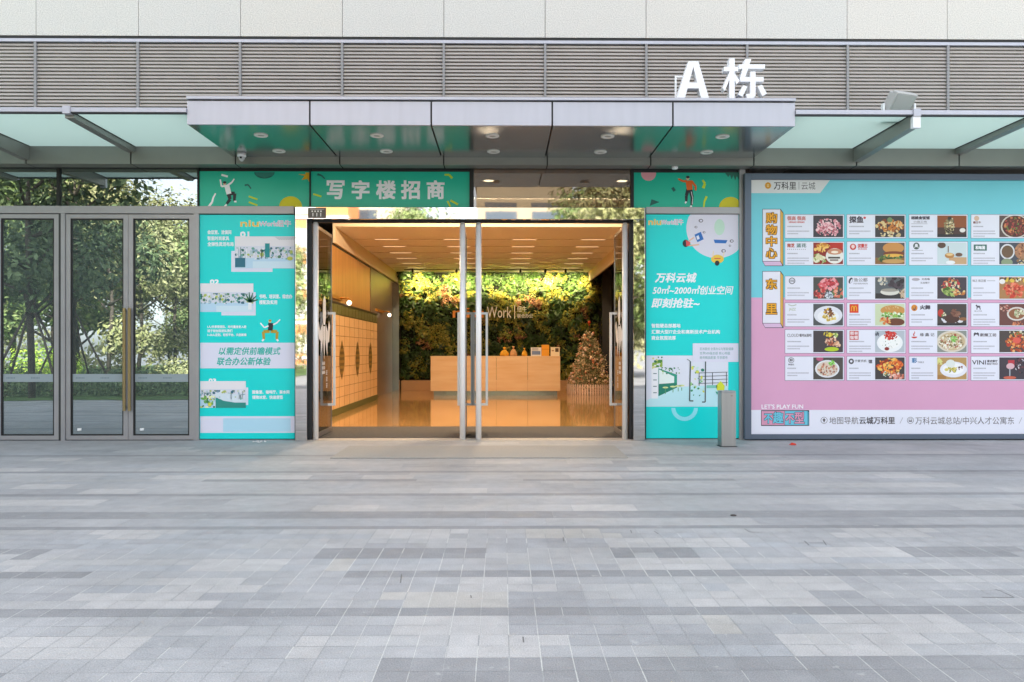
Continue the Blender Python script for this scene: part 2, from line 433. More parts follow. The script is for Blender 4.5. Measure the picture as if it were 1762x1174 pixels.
g = MB(); GRD = mat('distant ground', (.2, .205, .21), rough=.8, noise=(.4, .15))
g.face([(-600, -600, -.02), (600, -600, -.02), (600, 600, -.02), (-600, 600, -.02)], GRD); g.build('ground', kind='structure')
g = MB(); GRASS = mat('lawn grass', (.07, .13, .025), rough=.9, noise=(2.5, .5), bump=(40, .6))
g.face([(-60, -60, .012), (-9.2, -60, .012), (-10.5, -30, .012), (-9.6, -20, .012), (-7.6, -17.2, .012), (-7.2, -12.2, .012), (-8.2, -9.4, .012), (-60, -9.0, .012)], GRASS)
g.build('lawn', kind='structure')

# ------------------------------------------------------------------ office building: shell
bld = thing('office_building', 'pale stone office building with louvre band, glazed doors and bright lobby entrance', 'building')
MOD = 1.5
MX = [X(62, 0, 130) + MOD * k for k in range(-3, 15)]      # louvre posts and stone joints
SB = Z(65, 0)                                              # underside of the stone
b = MB()
for k in range(len(MX) - 1):
    z = SB
    for hgt in (1.35,) + (1.3,) * 7:
        b.box(MX[k] + .004, MX[k + 1] - .004, 0.0, .05, z + .004, z + hgt - .004, STONE); z += hgt
b.build('stone_cladding', bld)
b = MB(); b.box(MX[0] - .5, MX[-1] + .5, .0501, 16.5, 4.5, SB + 10.5, mat('concrete core', '77736c', rough=.9))
b.box(MX[0] - .5, MX[-1] + .5, 16.0, 16.5, 0, 4.499, MATS['concrete core'])
b.box(MX[0] - .5, MX[0] - .2, .06, 15.99, 0, 4.499, MATS['concrete core']); b.box(MX[-1] + .2, MX[-1] + .5, .06, 15.99, 0, 4.499, MATS['concrete core'])
b.build('core_wall', bld)
b = MB(); b.box(MX[0], MX[-1], -.012, .05, SB - .05, SB - .012, BLACK); b.box(MX[0], MX[-1], -.03, .049, SB - .095, SB - .051, FASC); b.build('gap_shade_rail', bld)  # black strip paints the shade of the gap under the stone; rail below
LT, LB = SB - .10, 4.16
for k in range(len(MX) - 1):
    b = MB(); x0, x1 = MX[k] + .018, MX[k + 1] - .018
    b.face([(x0, .045, LB), (x1, .045, LB), (x1, .045, LT), (x0, .045, LT)], LOUVB)
    n = int((LT - LB) / .0522); sag = random.Random(k)
    for q in range(n):
        z = LT - .012 - q * .0522
        dz = sag.uniform(-.0012, .0012)
        # slat: sloped face, lit from above, dark gap below
        A = (x0, -.012 , z - .0375 + dz); B = (x1, -.012, z - .0375 - dz); Cc = (x1, .012, z - dz); D = (x0, .012, z + dz)
        b.face([A, B, Cc, D], LOUV)
        b.face([D, Cc, (x1, .04, z - .002), (x0, .04, z - .002)], LOUV)
        b.face([(x0, .03, z - .043), (x1, .03, z - .043), B, A], LOUV)
    b.build('louvre_panel', bld)
for k in range(len(MX)):
    b = MB(); b.box(MX[k] - .017, MX[k] + .017, -.03, .04, LB, LT, POST); b.build('louvre_post', bld)

# grey band under the canopies
BY = -.28
BX0 = X(225, BY, 270)
BXS = [BX0 + MOD * k for k in range(-3, 12)]
BB, BT = Z(284, BY), 4.265
for k in range(len(BXS) - 1):
    b = MB(); b.box(BXS[k] + .01, BXS[k + 1] - .01, BY, -.05, BB, BT, BAND); b.build('fascia_panel', bld)
b = MB(); b.box(BXS[0], BXS[-1], BY + .012, -.045, BB + .004, BT - .01, BLACK); b.build('fascia_backing', bld)

# ------------------------------------------------------------------ main canopy
CF = -1.93
cx0, cx1 = X(322, CF, 195), X(1368, CF, 195)
zt, zb_ = 4.455, 4.115
can = thing('entrance_canopy', 'wide silver metal entrance canopy with downlights above the open doors', 'canopy', ((cx0 + cx1) / 2, BY, zb_))
j0 = X(533, CF, 195)
JX = [cx0] + [j0 + k * MOD for k in range(4)] + [cx1]
for k in range(5):
    a, c = JX[k] + (.011 if k else 0), JX[k + 1] - (.011 if k < 4 else 0)
    b = MB(); b.box(a, c, CF, CF + .03, zb_, zt - .05, FASC); b.build('fascia_panel', can)
    b = MB(); b.box(a + (.05 if k == 0 else 0), c - (.05 if k == 4 else 0), CF + .034, BY - .003, zb_, zb_ + .03, SOFF); b.build('soffit_panel', can)
b = MB()
b.box(cx0, cx1, CF - .03, CF + .2, zt - .032, zt, FASC); b.build('top_trim', can)
b = MB(); b.box(cx0 + .01, cx1 - .01, CF + .012, BY - .004, zb_ + .031, zt - .033, BLACK); b.build('inner_box', can)
for s in (0, 1):
    xa = cx0 if s == 0 else cx1 - .045
    b = MB(); b.box(xa, xa + .045, CF + .031, BY - .003, zb_ + .002, zt - .034, SOFF); b.build('side_panel', can)
RIM = mat('light rim', 'e8e6e0', rough=.4); LAMPD = mat('lamp recess', '9c978d', rough=.5)
SH = zb_ - CAM_H
for py, px0 in ((234, 449), (261, 480)):
    zz = SH * F / (603 - py); Yd = zz - CAM_D; x0 = X(px0, Yd)
    for k in range(5):
        b = MB(); x = x0 + k * MOD
        b.lathe(x, Yd, [(.088, zb_ + .001), (.09, zb_ - .006), (.084, zb_ - .012), (.05, zb_ - .012), (.046, zb_ - .003)], RIM, 24)
        b.lathe(x, Yd, [(.046, zb_ - .003), (.001, zb_ - .0025)], LAMPD, 24)
        b.build('downlight', can)

# ------------------------------------------------------------------ glass awnings either side
def awning(x0, x1, beams, label):
    aw = thing('glass_awning', label, 'awning', ((x0 + x1) / 2, BY, 4.2))
    zg = 4.262
    bx = sorted([x0] + [q for q, d in beams if x0 < q < x1] + [x1])
    for k in range(len(bx) - 1):
        b = MB(); b.box(bx[k] + .012, bx[k + 1] - .012, CF + .03, BY + .06, zg, zg + .014, FROST); b.build('glass_pane', aw)
    b = MB(); b.box(x0, x1, CF - .03, CF + .028, zg - .004, zg + .05, FASC); b.box(x0, x1, CF - .024, CF + .026, zg - .02, zg - .0045, DARK); b.build('edge_channel', aw)
    for q, deep in beams:
        if not x0 - .1 < q < x1 + .1: continue
        b = MB()
        d = .2 if deep else .085; wd = .05 if deep else .055
        y0, y1 = CF + .03, BY - .002
        # tapered beam: deeper at the wall
        v = [(q - wd, y0, zg - .006), (q + wd, y0, zg - .006), (q + wd, y1, zg - .006), (q - wd, y1, zg - .006),
             (q - wd, y0, zg - d * .75), (q + wd, y0, zg - d * .75), (q + wd, y1, zg - d), (q - wd, y1, zg - d)]
        for fc in ((0, 1, 2, 3), (4, 7, 6, 5), (0, 4, 5, 1), (1, 5, 6, 2), (2, 6, 7, 3), (3, 7, 4, 0)): b.face([v[i] for i in fc], BAND)
        b.box(q - wd - .015, q + wd + .015, y0 + .01, y1, zg - .0055, zg - .0005, BLACK)
        bo = b.build('beam', aw)
        b = MB(); b.box(q - .045, q + .045, CF - .05, CF + .03, zg - .03, zg + .062, FASC)
        if deep: b.box(q - wd + .003, q + wd - .003, CF - .035, CF + .029, zg - .17, zg - .031, WHITE)
        b.build('end_cap', bo)
    return aw
awning(BXS[0], cx0 - .004, [(BXS[2], True), (BXS[3], False), (BXS[1], False)], 'pale green glass awning over the plain glass doors')
awning(cx1 + .004, BXS[-1], [(BXS[10], True), (BXS[11], False), (BXS[12], True)], 'pale green glass awning over the food directory billboard')

# floodlight on the right awning
FLX, FLY = X(1546, -1.6, 175), -1.6
fl = thing('floodlight', 'grey box floodlight tilted upward on the glass awning edge', 'floodlight', (FLX, FLY, 4.3))
Mf = Matrix.Translation((FLX, FLY, 4.50)) @ Matrix.Rotation(R(20), 4, 'Z') @ Matrix.Rotation(R(38), 4, 'X')
b = MB()
GRYL = mat('grey lamp housing', 'b4b5b4', rough=.4, metal=.2)
b.box(-.17, .17, -.07, .02, -.15, .16, GRYL, Mf); b.box(-.14, .14, .02, .10, -.11, .12, GRYL, Mf); fo = b.build('housing', fl, bevel=.008)
b = MB(); b.box(-.15, .15, -.074, -.0705, -.10, .14, mat('lamp glass', 'a9acab', rough=.15), Mf); b.build('lens', fl)
b = MB()
for s in (-1, 1): b.box(FLX + s * .20 - .012, FLX + s * .20 + .012, FLY - .03, FLY + .03, 4.29, 4.5, WHITE)
b.box(FLX - .212, FLX + .212, FLY - .03, FLY + .03, 4.277, 4.289, WHITE); b.build('bracket', fl)

# roof letters on the canopy: block strokes measured on the photo, each a prism
LY = CF + .16
def stroke(b, pts, k, dep=.11):
    pts = [W(1140 + u / 5.87, 80 + v / 5.87, LY) for u, v in pts]; y0 = LY - .0015 * k; y1 = LY + dep
    n = len(pts); dz = zt + .001
    P = [(x, max(z, dz)) for x, z in pts]
    i = len(b.v); b.v += [(x, y0, z) for x, z in P] + [(x, y1 - .001 * k, z) for x, z in P]; m = b.mi(WHITE)
    b.f.append(tuple(range(i, i + n))); b.fm.append(m); b.f.append(tuple(range(i + n, i + 2 * n))[::-1]); b.fm.append(m)
    for q in range(n): b.f.append((i + q, i + n + q, i + n + (q + 1) % n, i + (q + 1) % n)); b.fm.append(m)
SA = [[(262, 150), (312, 150), (312, 205), (228, 518), (143, 518)], [(312, 150), (362, 150), (470, 523), (390, 523), (312, 208)], [(262, 366), (352, 366), (368, 424), (250, 424)]]
SD = [[(675, 120), (730, 120), (730, 526), (675, 526)], [(622, 205), (766, 205), (766, 250), (622, 250)], [(676, 262), (690, 300), (628, 452), (608, 418)], [(728, 268), (778, 350), (748, 386), (722, 322)],
      [(835, 128), (896, 128), (828, 335), (780, 325)], [(770, 183), (1033, 183), (1033, 228), (770, 228)], [(782, 312), (1020, 312), (1020, 358), (782, 358)], [(885, 257), (938, 257), (938, 500), (912, 527), (850, 527), (842, 484), (885, 480)],
      [(815, 395), (856, 410), (806, 510), (760, 490)], [(958, 408), (1000, 388), (1052, 480), (1005, 506)]]
for st, nm, lb, xr in ((SA, 'letter_sign', 'white three-dimensional letter A standing on the entrance canopy', (1165, 1219)), (SD, 'letter_sign', 'white three-dimensional Chinese character standing on the entrance canopy', (1244, 1319))):
    x0, x1 = X(xr[0], LY, 140), X(xr[1], LY, 140)
    t = thing(nm, lb, 'sign', ((x0 + x1) / 2, LY, zt), 'letters on the canopy')
    b = MB()
    for k, q in enumerate(st): stroke(b, q, k)
    b.build('letter', t)
    b = MB(); xa, xb = (x0 + .01, x1 - .06) if st is SA else (x0 + .12, x1 - .12); h = .38
    for q in (xa, xb): b.box(q - .011, q + .011, LY + .12, LY + .142, zt, zt + h, WHITE)
    b.box(xa + .012, xb - .012, LY + .12, LY + .142, zt + h - .022, zt + h, WHITE); b.build('support_frame', t)

# small devices under the canopy
cxm, Yc = X(416, -.5, 266), -.5
t = thing('security_camera', 'white dome security camera under the left end of the entrance canopy', 'camera', (cxm, Yc, zb_))
b = MB(); b.lathe(cxm, Yc, [(.001, zb_ - .001), (.062, zb_ - .001), (.062, zb_ - .05), (.05, zb_ - .056)], WHITE, 20); b.build('housing', t)
b = MB(); b.lathe(cxm, Yc, [(.046, zb_ - .055), (.04, zb_ - .09), (.02, zb_ - .115), (.001, zb_ - .12)], mat('camera dome', 'c9cacb', rough=.2), 16); b.box(cxm - .012, cxm + .014, Yc - .052, Yc - .03, zb_ - .085, zb_ - .062, BLACK); b.build('dome', t)
xs_, ys_ = X(1161, -.2, 292), -.2
b = MB(); b.lathe(xs_, ys_, [(.001, BB - .001), (.05, BB - .001), (.05, BB - .028), (.03, BB - .04), (.001, BB - .042)], WHITE, 16); tag(b.build('motion_sensor'), 'small white sensor puck under the grey band right of the canopy', 'sensor')

# ------------------------------------------------------------------ shopfront framework
TZ = Z(296, 0); R1, R0 = Z(357, 0), Z(369.5, 0)
XL = MX[0]
def fx(p): return X(p, 0)
b = MB()
b.box(XL, fx(507), -.05, .02, R0, R1, ALU)                      # transom rail left
b.box(fx(1111), fx(1271), -.05, .02, Z(368, 0), R1, ALU)
b.box(fx(335), fx(344), -.045, .05, .0, R0 - .001, ALU)
b.box(fx(1271), fx(1281), -.045, .05, .0, BB - .003, ALU)
b.box(fx(103.5), fx(107), -.04, .04, .0, R0 - .001, DARK); b.box(fx(107.5), fx(114.5), -.045, .04, .0, R0 - .001, ALU)
b.box(fx(340.5), fx(344), -.03, .03, R1 + .001, BB - .003, BLACK); b.box(fx(99), fx(104), -.03, .03, R1 + .001, BB - .003, BLACK)
b.box(fx(533), fx(535.5), -.03, .03, R1 + .001, BB - .003, BLACK)
b.box(fx(808), fx(815), -.04, .04, R1 + .001, BB - .003, BLACK); b.box(fx(1085), fx(1090), -.04, .04, R1 + .001, BB - .003, BLACK)
b.box(XL, fx(1281), -.042, .06, BB - .002, 4.02, DARK)           # head above the transoms
b.build('window_frame', bld)
b = MB(); b.box(fx(344.2), fx(508), -.06, .05, 0, Z(756, 0), mat('stone plinth', '96979a', rough=.7, noise=(20, .1))); b.box(fx(1111), fx(1271), -.06, .05, 0, Z(756, 0), MATS['stone plinth']); b.build('plinth', bld)
for a, c, G in ((-140, 99, GLASS_TO), (104, 340.5, GLASS_TO), (815, 1085, GLASS_TR)):
    b = MB(); hh = BB - .006 - R1 - .002; Mt = Matrix.Translation((0, .012, R1 + .002)) @ Matrix.Rotation(R(.4), 4, 'X')   # pane leans out a touch at the top
    b.box(fx(a) + .002, fx(c) - .002, -.004, .004, 0, hh, G, Mt); b.build('transom_window', bld)
# blind panels behind the posters
b = MB(); b.box(fx(344), fx(808), .02, .04, R1 - .1, BB, DARK); b.box(fx(344), fx(507), .02, .04, 0, R1 - .101, DARK); b.box(fx(1090), fx(1271), .02, .04, R1 - .1, BB, DARK); b.box(fx(1111), fx(1271), .02, .04, 0, R1 - .101, DARK)
b.build('back_panel', bld)

# plain glass doors on the left
STRIP = mat('white etched strip', 'b9c2c6', rough=.5)
PAPER = mat('white paper', 'e4e6e8', rough=.7)
def glass_door(p0, p1, hside, stickers):
    x0, x1 = fx(p0), fx(p1); st = .068; z0, z1 = .012, R0 - .012; rl = .06
    d = MB()
    d.box(x0, x0 + st, -.03, .02, z0, z1, ALU); d.box(x1 - st, x1, -.03, .02, z0, z1, ALU)
    d.box(x0 + st, x1 - st, -.029, .02, z0, z0 + rl, ALU); d.box(x0 + st, x1 - st, -.029, .02, z1 - rl, z1, ALU)
    fo = d.build('glass_door', bld)
    q = MB(); i = .02
    a0, a1, c0, c1 = x0 + st, x1 - st, z0 + rl, z1 - rl
    q.box(a0, a0 + i, -.022, .015, c0, c1, BLACK); q.box(a1 - i, a1, -.022, .015, c0, c1, BLACK); q.box(a0 + i, a1 - i, -.021, .015, c0, c0 + i, BLACK); q.box(a0 + i, a1 - i, -.021, .015, c1 - i, c1, BLACK)
    q.build('gasket', fo)
    q = MB(); q.box(a0 + i, a1 - i, -.006, .006, c0 + i, c1 - i, GLASS_OUT); q.build('pane', fo)
    zs0, zs1 = Z(657, 0), Z(643.5, 0)
    q = MB(); q.face([(a0 + i, -.0075, zs0), (a1 - i, -.0075, zs0), (a1 - i, -.0075, zs1), (a0 + i, -.0075, zs1)], mat('etched film', '8d9aa0', rough=.5))
    rr = random.Random(int(p0)); xx = a0 + i + .05
    while xx < a1 - i - .2:
        for s in range(6): q.box(xx + s * .022, xx + s * .022 + .014, -.0085, -.0078, (zs0 + zs1) / 2 - .008 , (zs0 + zs1) / 2 + .008, mat('etched mark', '64757c'))
        xx += .36
    q.build('safety_strip', fo)
    if hside:
        hx = x0 + .035 if hside < 0 else x1 - .035
        q = MB(); q.box(hx - .02, hx + .02, -.085, -.068, Z(706, 0), Z(531, 0), mat('brass bronze steel', 'a08f6c', rough=.3, metal=.8))
        for zz in (Z(700, 0), Z(537, 0)): q.box(hx - .012, hx + .012, -.0675, -.0305, zz - .012, zz + .012, STEEL)
        q.build('handle', fo)
    if stickers:
        q = MB(); q.face([(a0 + .09, -.009, c0 + .07), (a0 + .15, -.009, c0 + .075), (a0 + .15, -.009, c0 + .11), (a0 + .09, -.009, c0 + .105)], PAPER); q.build('sticker', fo)
glass_door(-116, -5, 0, False); glass_door(-4.5, 103, 0, False); glass_door(115, 222, 1, True); glass_door(222.6, 335, -1, True)

# entrance portal of polished steel
PY = -.16
px0, px1 = X(508, PY), X(1110, PY); pi0, pi1 = X(528, PY), X(1090, PY)
pt, pu = Z(357, PY), Z(377.5, PY)
b = MB()
b.box(px0, pi0, PY, .12, .0, pu - .001, CHROME); b.box(pi1, px1, PY, .12, .0, pu - .001, CHROME); b.box(px0, px1, PY, .12, pu, pt, CHROME)
portal = b.build('entrance_portal', bld, bevel=.004)
b = MB(); b.box(pi0 + .002, pi0 + .035, .0, .118, 0, pu - .002, DARK); b.box(pi1 - .035, pi1 - .002, .0, .118, 0, pu - .002, DARK); b.box(pi0 + .037, pi1 - .037, .02, .118, pu - .018, pu - .002, DARK); b.build('inner_frame', bld)
b = MB(); PB = mat('brown plate', '5d5650', rough=.5)
a, c = X(530, PY), X(561, PY); z0, z1 = Z(376, PY), Z(358.5, PY)
b.box(a, c, PY - .012, PY - .001, z0, z1, PB)
wt = ink('e9e7e2')
b.text(wt, '111', X(538, PY), X(553, PY), Z(373.5, PY), Z(367.5, PY), PY - .0135, .02)
for k in range(4): b.prect(wt, 536 + k * 5, 362.5, 538.5 + k * 5, 365, PY - .0135)
b.prect(mat('print thin', 'b5b0aa'), 533, 359.8, 558, 361, PY - .0135)
b.build('address_plate', portal)
b = MB(); b.box(pi0, pi1, -.14, .2, .0, .006, mat('threshold stone', 'b5aea6', rough=.5, noise=(12, .12))); b.build('threshold', bld)

# four door leaves, folded open into the lobby
def leaf(xh, side, decal):
    z0, z1 = .02, pu - .05; y0, y1 = .03, 1.08
    d = MB(); d.tube([(xh, y0, 0.007), (xh, y0, z1 + .01)], .043, POLE, 18)
    d.tube([(xh, y0, z1 + .011), (xh, y0, pu - .02)], .03, POLE, 14)
    d.box(xh - .014, xh + .014, y0 + .03, y1, z0, z0 + .075, STEEL); d.box(xh - .014, xh + .014, y0 + .03, y1, z1 - .05, z1, STEEL); d.box(xh - .014, xh + .014, y1, y1 + .018, z0, z1, STEEL)
    fo = d.build('entrance_door', bld)
    q = MB(); q.box(xh - .006, xh + .006, y0 + .03, y1 - .001, z0 + .076, z1 - .051, GLASS_IN); q.build('pane', fo)
    q = MB(); yh = .84; za, zc = .45, 1.93; HND = mat('pale satin handle', (.95, .95, .93), rough=.3)
    for s in (-1, 1):
        q.box(xh + s * .105 - .018, xh + s * .105 + .018, yh - .018, yh + .018, za, zc, HND)
        for zz in (za, zc): q.box(min(xh + s * .0065, xh + s * .087), max(xh + s * .0065, xh + s * .087), yh - .017, yh + .017, zz - .018 + (.018 if zz == za else -.018), zz + .018 + (.018 if zz == za else -.018), HND)
    q.build('handle', fo)
    if decal:
        q = MB(); xx = xh + .0075 * side
        def pl(pts): q.face([(xx, y0 + .03 + u * (y1 - y0 - .03), v) for u, v in pts], WHITE)
        # white sprite-like film emblem: tall head, spread wings, trailing tail
        pl([(.5, 2.18), (.6, 2.10), (.62, 1.85), (.55, 1.72), (.45, 1.72), (.4, 1.85), (.42, 2.08)])
        pl([(.4, 1.75), (.22, 1.62), (.12, 1.78), (.06, 1.72), (.16, 1.5), (.28, 1.46), (.3, 1.28), (.42, 1.5)])
        pl([(.6, 1.75), (.74, 1.62), (.82, 1.8), (.92, 1.72), (.84, 1.46), (.74, 1.44), (.7, 1.22), (.58, 1.5)])
        pl([(.43, 1.70), (.57, 1.70), (.56, 1.45), (.5, 1.18), (.44, 1.45)])
        for k in range(9): pl([(.36 + .07 * (k % 3), 1.15 - .07 * (k // 3)), (.40 + .07 * (k % 3), 1.15 - .07 * (k // 3)), (.40 + .07 * (k % 3), 1.10 - .07 * (k // 3)), (.36 + .07 * (k % 3), 1.10 - .07 * (k // 3))])
        for k in range(3):
            zt_ = 1.36 - .1 * k - .35
            for l in range(3): pl([(.62, zt_ - l * .028), (.72, zt_ - l * .028), (.72, zt_ - l * .028 - .014), (.62, zt_ - l * .028 - .014)])
            pl([(.655, zt_ + .004), (.685, zt_ + .004), (.685, zt_ - .072), (.655, zt_ - .072)][::-1])
        q.build('window_decal', fo)
    return fo
H1, H2, H3, H4 = X(543, .03), X(796, .03), X(823.5, .03), X(1075.5, .03)
leaf(H1, 1, True); leaf(H2, 1, False); leaf(H3, -1, False); leaf(H4, -1, True)
# ------------------------------------------------------------------ posters on the glazing
def lay(k, base=-.0135): return base - .0006 * k
def sheet(b, m, x0, y0, x1, y1, base=-.0125):
    xa, xb, za, zb = fx(x0), fx(x1), Z(y1, 0), Z(y0, 0)
    b.box(xa, xb, base, base + .0015, za, zb, m)
def blobs(b, n, x0, y0, x1, y1, cols, smin, smax, Y, seed, asp=1.):
    r = random.Random(seed)
    for k in range(n):
        cx, cy = r.uniform(x0, x1), r.uniform(y0, y1); s = r.uniform(smin, smax); rot = r.uniform(0, 3.1)
        b.pell(ink(r.choice(cols)), cx, cy, s, s * asp * r.uniform(.5, 1), Y - .000012 * k, 6, clip=(x0, y0, x1, y1), rot=rot)
def vinyl(h): return mat('vinyl ' + h, h, rough=.33, spec=.4, noise=(1.1, .025), bump=(1.6, .12))
WH = ink('f2f3f8'); PALE = ink('dfe0f2'); TEAL = vinyl('09b89c'); CYAN = vinyl('00dad8'); YEL = ink('d3c91c'); LIME = ink('c6dc2a'); DTEAL = ink('17605a')
ORANGE = ink('e0641c'); INKB = ink('232b33'); GOLD = ink('e8a21c'); SKIN = ink('e6bda0')
def TX(p, nm, *a):
    q = MB(); q.ptext(*a); return q.build(nm, p)
def logo(b, x0, y0, x1, y1, k):
    xm = x0 + (x1 - x0) * .36
    b.ptext(ink('f6e9a0'), 'niu', x0 - .6, y0 - .6, xm + .4, y1 + .6, lay(k), .06); b.ptext(ink('efc85e'), 'niu', x0, y0, xm - .5, y1, lay(k + 1), .02)
    b.ptext(WH, 'Work纽牛', xm, y0 - .6, x1, y1 + .6, lay(k), .05); b.ptext(ink('c3a7bf'), 'Work纽牛', xm + .6, y0, x1 - .6, y1, lay(k + 1), .0)
def pose(b, k, limbs, head, hair=None):
    for m, pts, w0, w1 in limbs: b.pline(m, pts, w0, lay(k), w1); k += 1
    b.pell(SKIN, head[0], head[1], head[2], head[2] * 1.15, lay(k), 12); k += 1
    if hair: b.pell(hair, head[0], head[1] - head[2] * .5, head[2] * 1.1, head[2] * .8, lay(k), 12)

# transom poster with the jumping figure
p = thing('transom_poster', 'green transom poster with a jumping figure in white shirt above a half sun', 'poster', (fx(438), -.012, R1))
b = MB(); sheet(b, TEAL, 344, 296.5, 533, 357); b.build('printed_sheet', p)
b = MB()
b.pell(DTEAL, 455, 296.5, 17.5, 11, lay(0), 24, 180, 360)
b.ppoly(ink('2b7d72'), [(438, 296.5), (472, 296.5), (470, 302), (455, 306.5), (441, 302)], lay(1))
b.build('dark_shape', p); b = MB(); b.pell(YEL, 500, 357, 20, 19, lay(0), 28, 0, 180); b.build('sun_shape', p); b = MB()
b.ppoly(ink('d7a81c'), [(533, 297), (533, 315), (529, 308), (519, 310), (524, 303), (513, 300), (526, 300), (525, 297)], lay(0))
b.pline(WH, [(359, 356), (365, 348), (367, 340), (371, 333)], 4, lay(0), 2.4)
b.pline(WH, [(381, 301), (392, 304)], 3.4, lay(0)); b.pline(DTEAL, [(421, 319), (427, 318), (432, 325)], 3, lay(0), 2)
for y in (338, 348): b.pline(LIME, [(428, y), (443, y + 5.5)], 2.8, lay(0))
b.build('confetti', p); b = MB()
pose(b, 2, [(INKB, [(394, 333), (404, 333), (403, 346)], 7, 4.5), (INKB, [(393, 333), (396, 343), (390, 351)], 7, 4.5), (WH, [(390, 318), (394, 334)], 9, 8.5), (WH, [(388, 320), (381, 321), (379, 309)], 3.6, 2.4), (WH, [(392, 319), (399, 314), (403, 308)], 3.6, 2.2), (WH, [(390, 352), (386, 356)], 3, 2.6), (WH, [(403, 347), (407, 347)], 3, 2.6)], (386.5, 315.5, 2.8), INKB)
b.build('dancing_figure', p)
# transom poster with the big lettering
p = thing('transom_poster', 'green transom poster with five large white Chinese characters above the doors', 'poster', (fx(672), -.012, R1))
b = MB(); sheet(b, TEAL, 535.5, 296.5, 808, 357); b.build('printed_sheet', p)
for ch, a, c in (('写', 562, 593), ('字', 605, 636), ('楼', 647, 681), ('招', 690, 723), ('商', 734, 765)): TX(p, 'character', WH, ch, a, 310.5, c, 343, lay(1), .035)
b = MB(); b.pline(DTEAL, [(546, 300), (553, 302), (559, 308)], 4, lay(0), 2); b.pline(LIME, [(539, 334), (553, 338.5)], 3, lay(0)); b.pline(LIME, [(765, 301), (773, 301), (778, 307)], 3, lay(0), 4)
b.pline(LIME, [(770, 346), (775, 356)], 3, lay(0)); b.pline(LIME, [(775, 345), (788, 352)], 3.4, lay(0)); b.build('illustration', p)
# right transom poster
p = thing('transom_poster', 'green transom poster with a dancing figure in orange sweater and a pink dot', 'poster', (fx(1180), -.012, R1))
b = MB(); sheet(b, TEAL, 1090, 297, 1271, 358); b.build('printed_sheet', p)
b = MB(); b.pell(ink('dd9da6'), 1116, 298.5, 13, 13, lay(0), 26, clip=(1090, 297, 1271, 358)); b.build('pink_dot', p); b = MB(); b.pell(YEL, 1257, 358, 20, 19, lay(0), 28, clip=(1090, 297, 1271, 358)); b.build('sun_shape', p); b = MB()
b.ppoly(DTEAL, [(1118, 354.5), (1121, 343), (1135, 348)], lay(0)); b.pline(DTEAL, [(1157, 323), (1161, 329)], 5, lay(0))
b.ppoly(ink('1d6a5a'), [(1247, 297), (1271, 297), (1271, 309), (1268, 303), (1265, 311), (1262, 302), (1259, 309), (1256, 301), (1253, 305)], lay(0))
b.pline(LIME, [(1209, 310), (1213, 316), (1210, 324)], 3, lay(0), 5); b.pline(LIME, [(1216, 338), (1212, 347), (1211, 357)], 4, lay(0), 2.6)
b.build('confetti', p); b = MB()
pose(b, 2, [(INKB, [(1184, 326), (1181, 337), (1181, 347)], 6.5, 4), (INKB, [(1188, 326), (1191, 340), (1190, 353)], 6.5, 4), (WH, [(1189.4, 330), (1192, 341), (1191, 352)], .9, .9), (ORANGE, [(1185, 311), (1187, 327)], 11, 9.5), (ORANGE, [(1182, 312), (1175, 312), (1167, 308)], 4, 2.6), (ORANGE, [(1190, 312), (1197, 321), (1197, 328)], 4, 3), (WH, [(1190, 354), (1188, 357)], 3, 3), (WH, [(1181, 347), (1179, 350)], 3, 2.4)], (1183.5, 306.5, 2.9), INKB)
b.build('dancing_figure', p)

# tall poster left of the portal
def office_photo(b, x0, y0, x1, y1, k, seed, kind):
    Y = lay(k); w_, h_ = x1 - x0, y1 - y0
    b.prect(ink('d9dcea'), x0, y0, x1, y1, Y)
    yf = y0 + h_ * .68
    b.prect(ink('b9d8ee'), x0, yf, x1, y1, lay(k + 1)); b.prect(ink('cde4f2'), x0 + w_ * .3, yf + h_ * .1, x1, y1, lay(k + 2))
    b.prect(ink('e8e6ec'), x0, y0, x1, y0 + h_ * .3, lay(k + 1))
    blobs(b, 110, x0, y0 + h_ * .34, x1, yf + h_ * .04, ['6aa79a', '2f6f66', 'b9cfd6', '8fb0c4', 'c9d2bc', '58866a', '3f6f86', 'e6ebf0', 'b4c46a'], h_ * .012, h_ * .06, lay(k + 3), seed, 1.3)
    rr = random.Random(seed)
    for q in range(7): xx = rr.uniform(x0, x1 - 2); b.prect(ink(rr.choice(['7fa6b8', 'c9d6de', '4f7f86', 'eef1f5'])), xx, y0 + h_ * rr.uniform(.32, .45), xx + rr.uniform(.6, 1.6), yf, lay(k + 5))
    return yf
p = thing('window_poster', 'tall turquoise office poster with three office photos left of the steel portal', 'poster', (fx(425), -.012, Z(755, 0)))
b = MB(); sheet(b, CYAN, 344.3, 371, 507.3, 754.5); b.build('printed_sheet', p)
b = MB(); logo(b, 414, 379.5, 501, 390, 0); b.build('logo', p)
b = MB()
for k, (t, y, x1) in enumerate((('会议室、洽谈间', 396, 398), ('智能时尚家具', 406.5, 394.5), ('全弹性灵活布局', 416.5, 402))): TX(p, 'caption', WH, t, 357, y, x1, y + 7.5, lay(1), .03)
TX(p, 'numeral', WH, '01', 413, 398.5, 429, 409, lay(1), .07); TX(p, 'numeral', WH, '02', 361, 481, 377, 490, lay(1), .07); TX(p, 'numeral', WH, '03', 359, 651.5, 372, 659.5, lay(1), .07)
b = MB(); TX(p, 'caption', WH, '书吧、培训室、综合办', 446, 506.5, 503, 514, lay(1), .03); TX(p, 'caption', WH, '楼配及实用', 446, 516.5, 477, 524, lay(1), .03)
for t, y, x1 in (('1人/共享型团队、均可量身定入驻', 560, 424), ('适于初创型团队我们', 567, 400), ('1~30人定制、轻松平台、共创新局', 573.8, 424)): TX(p, 'caption', WH, t, 357, y, x1, y + 5, lay(1), .03)
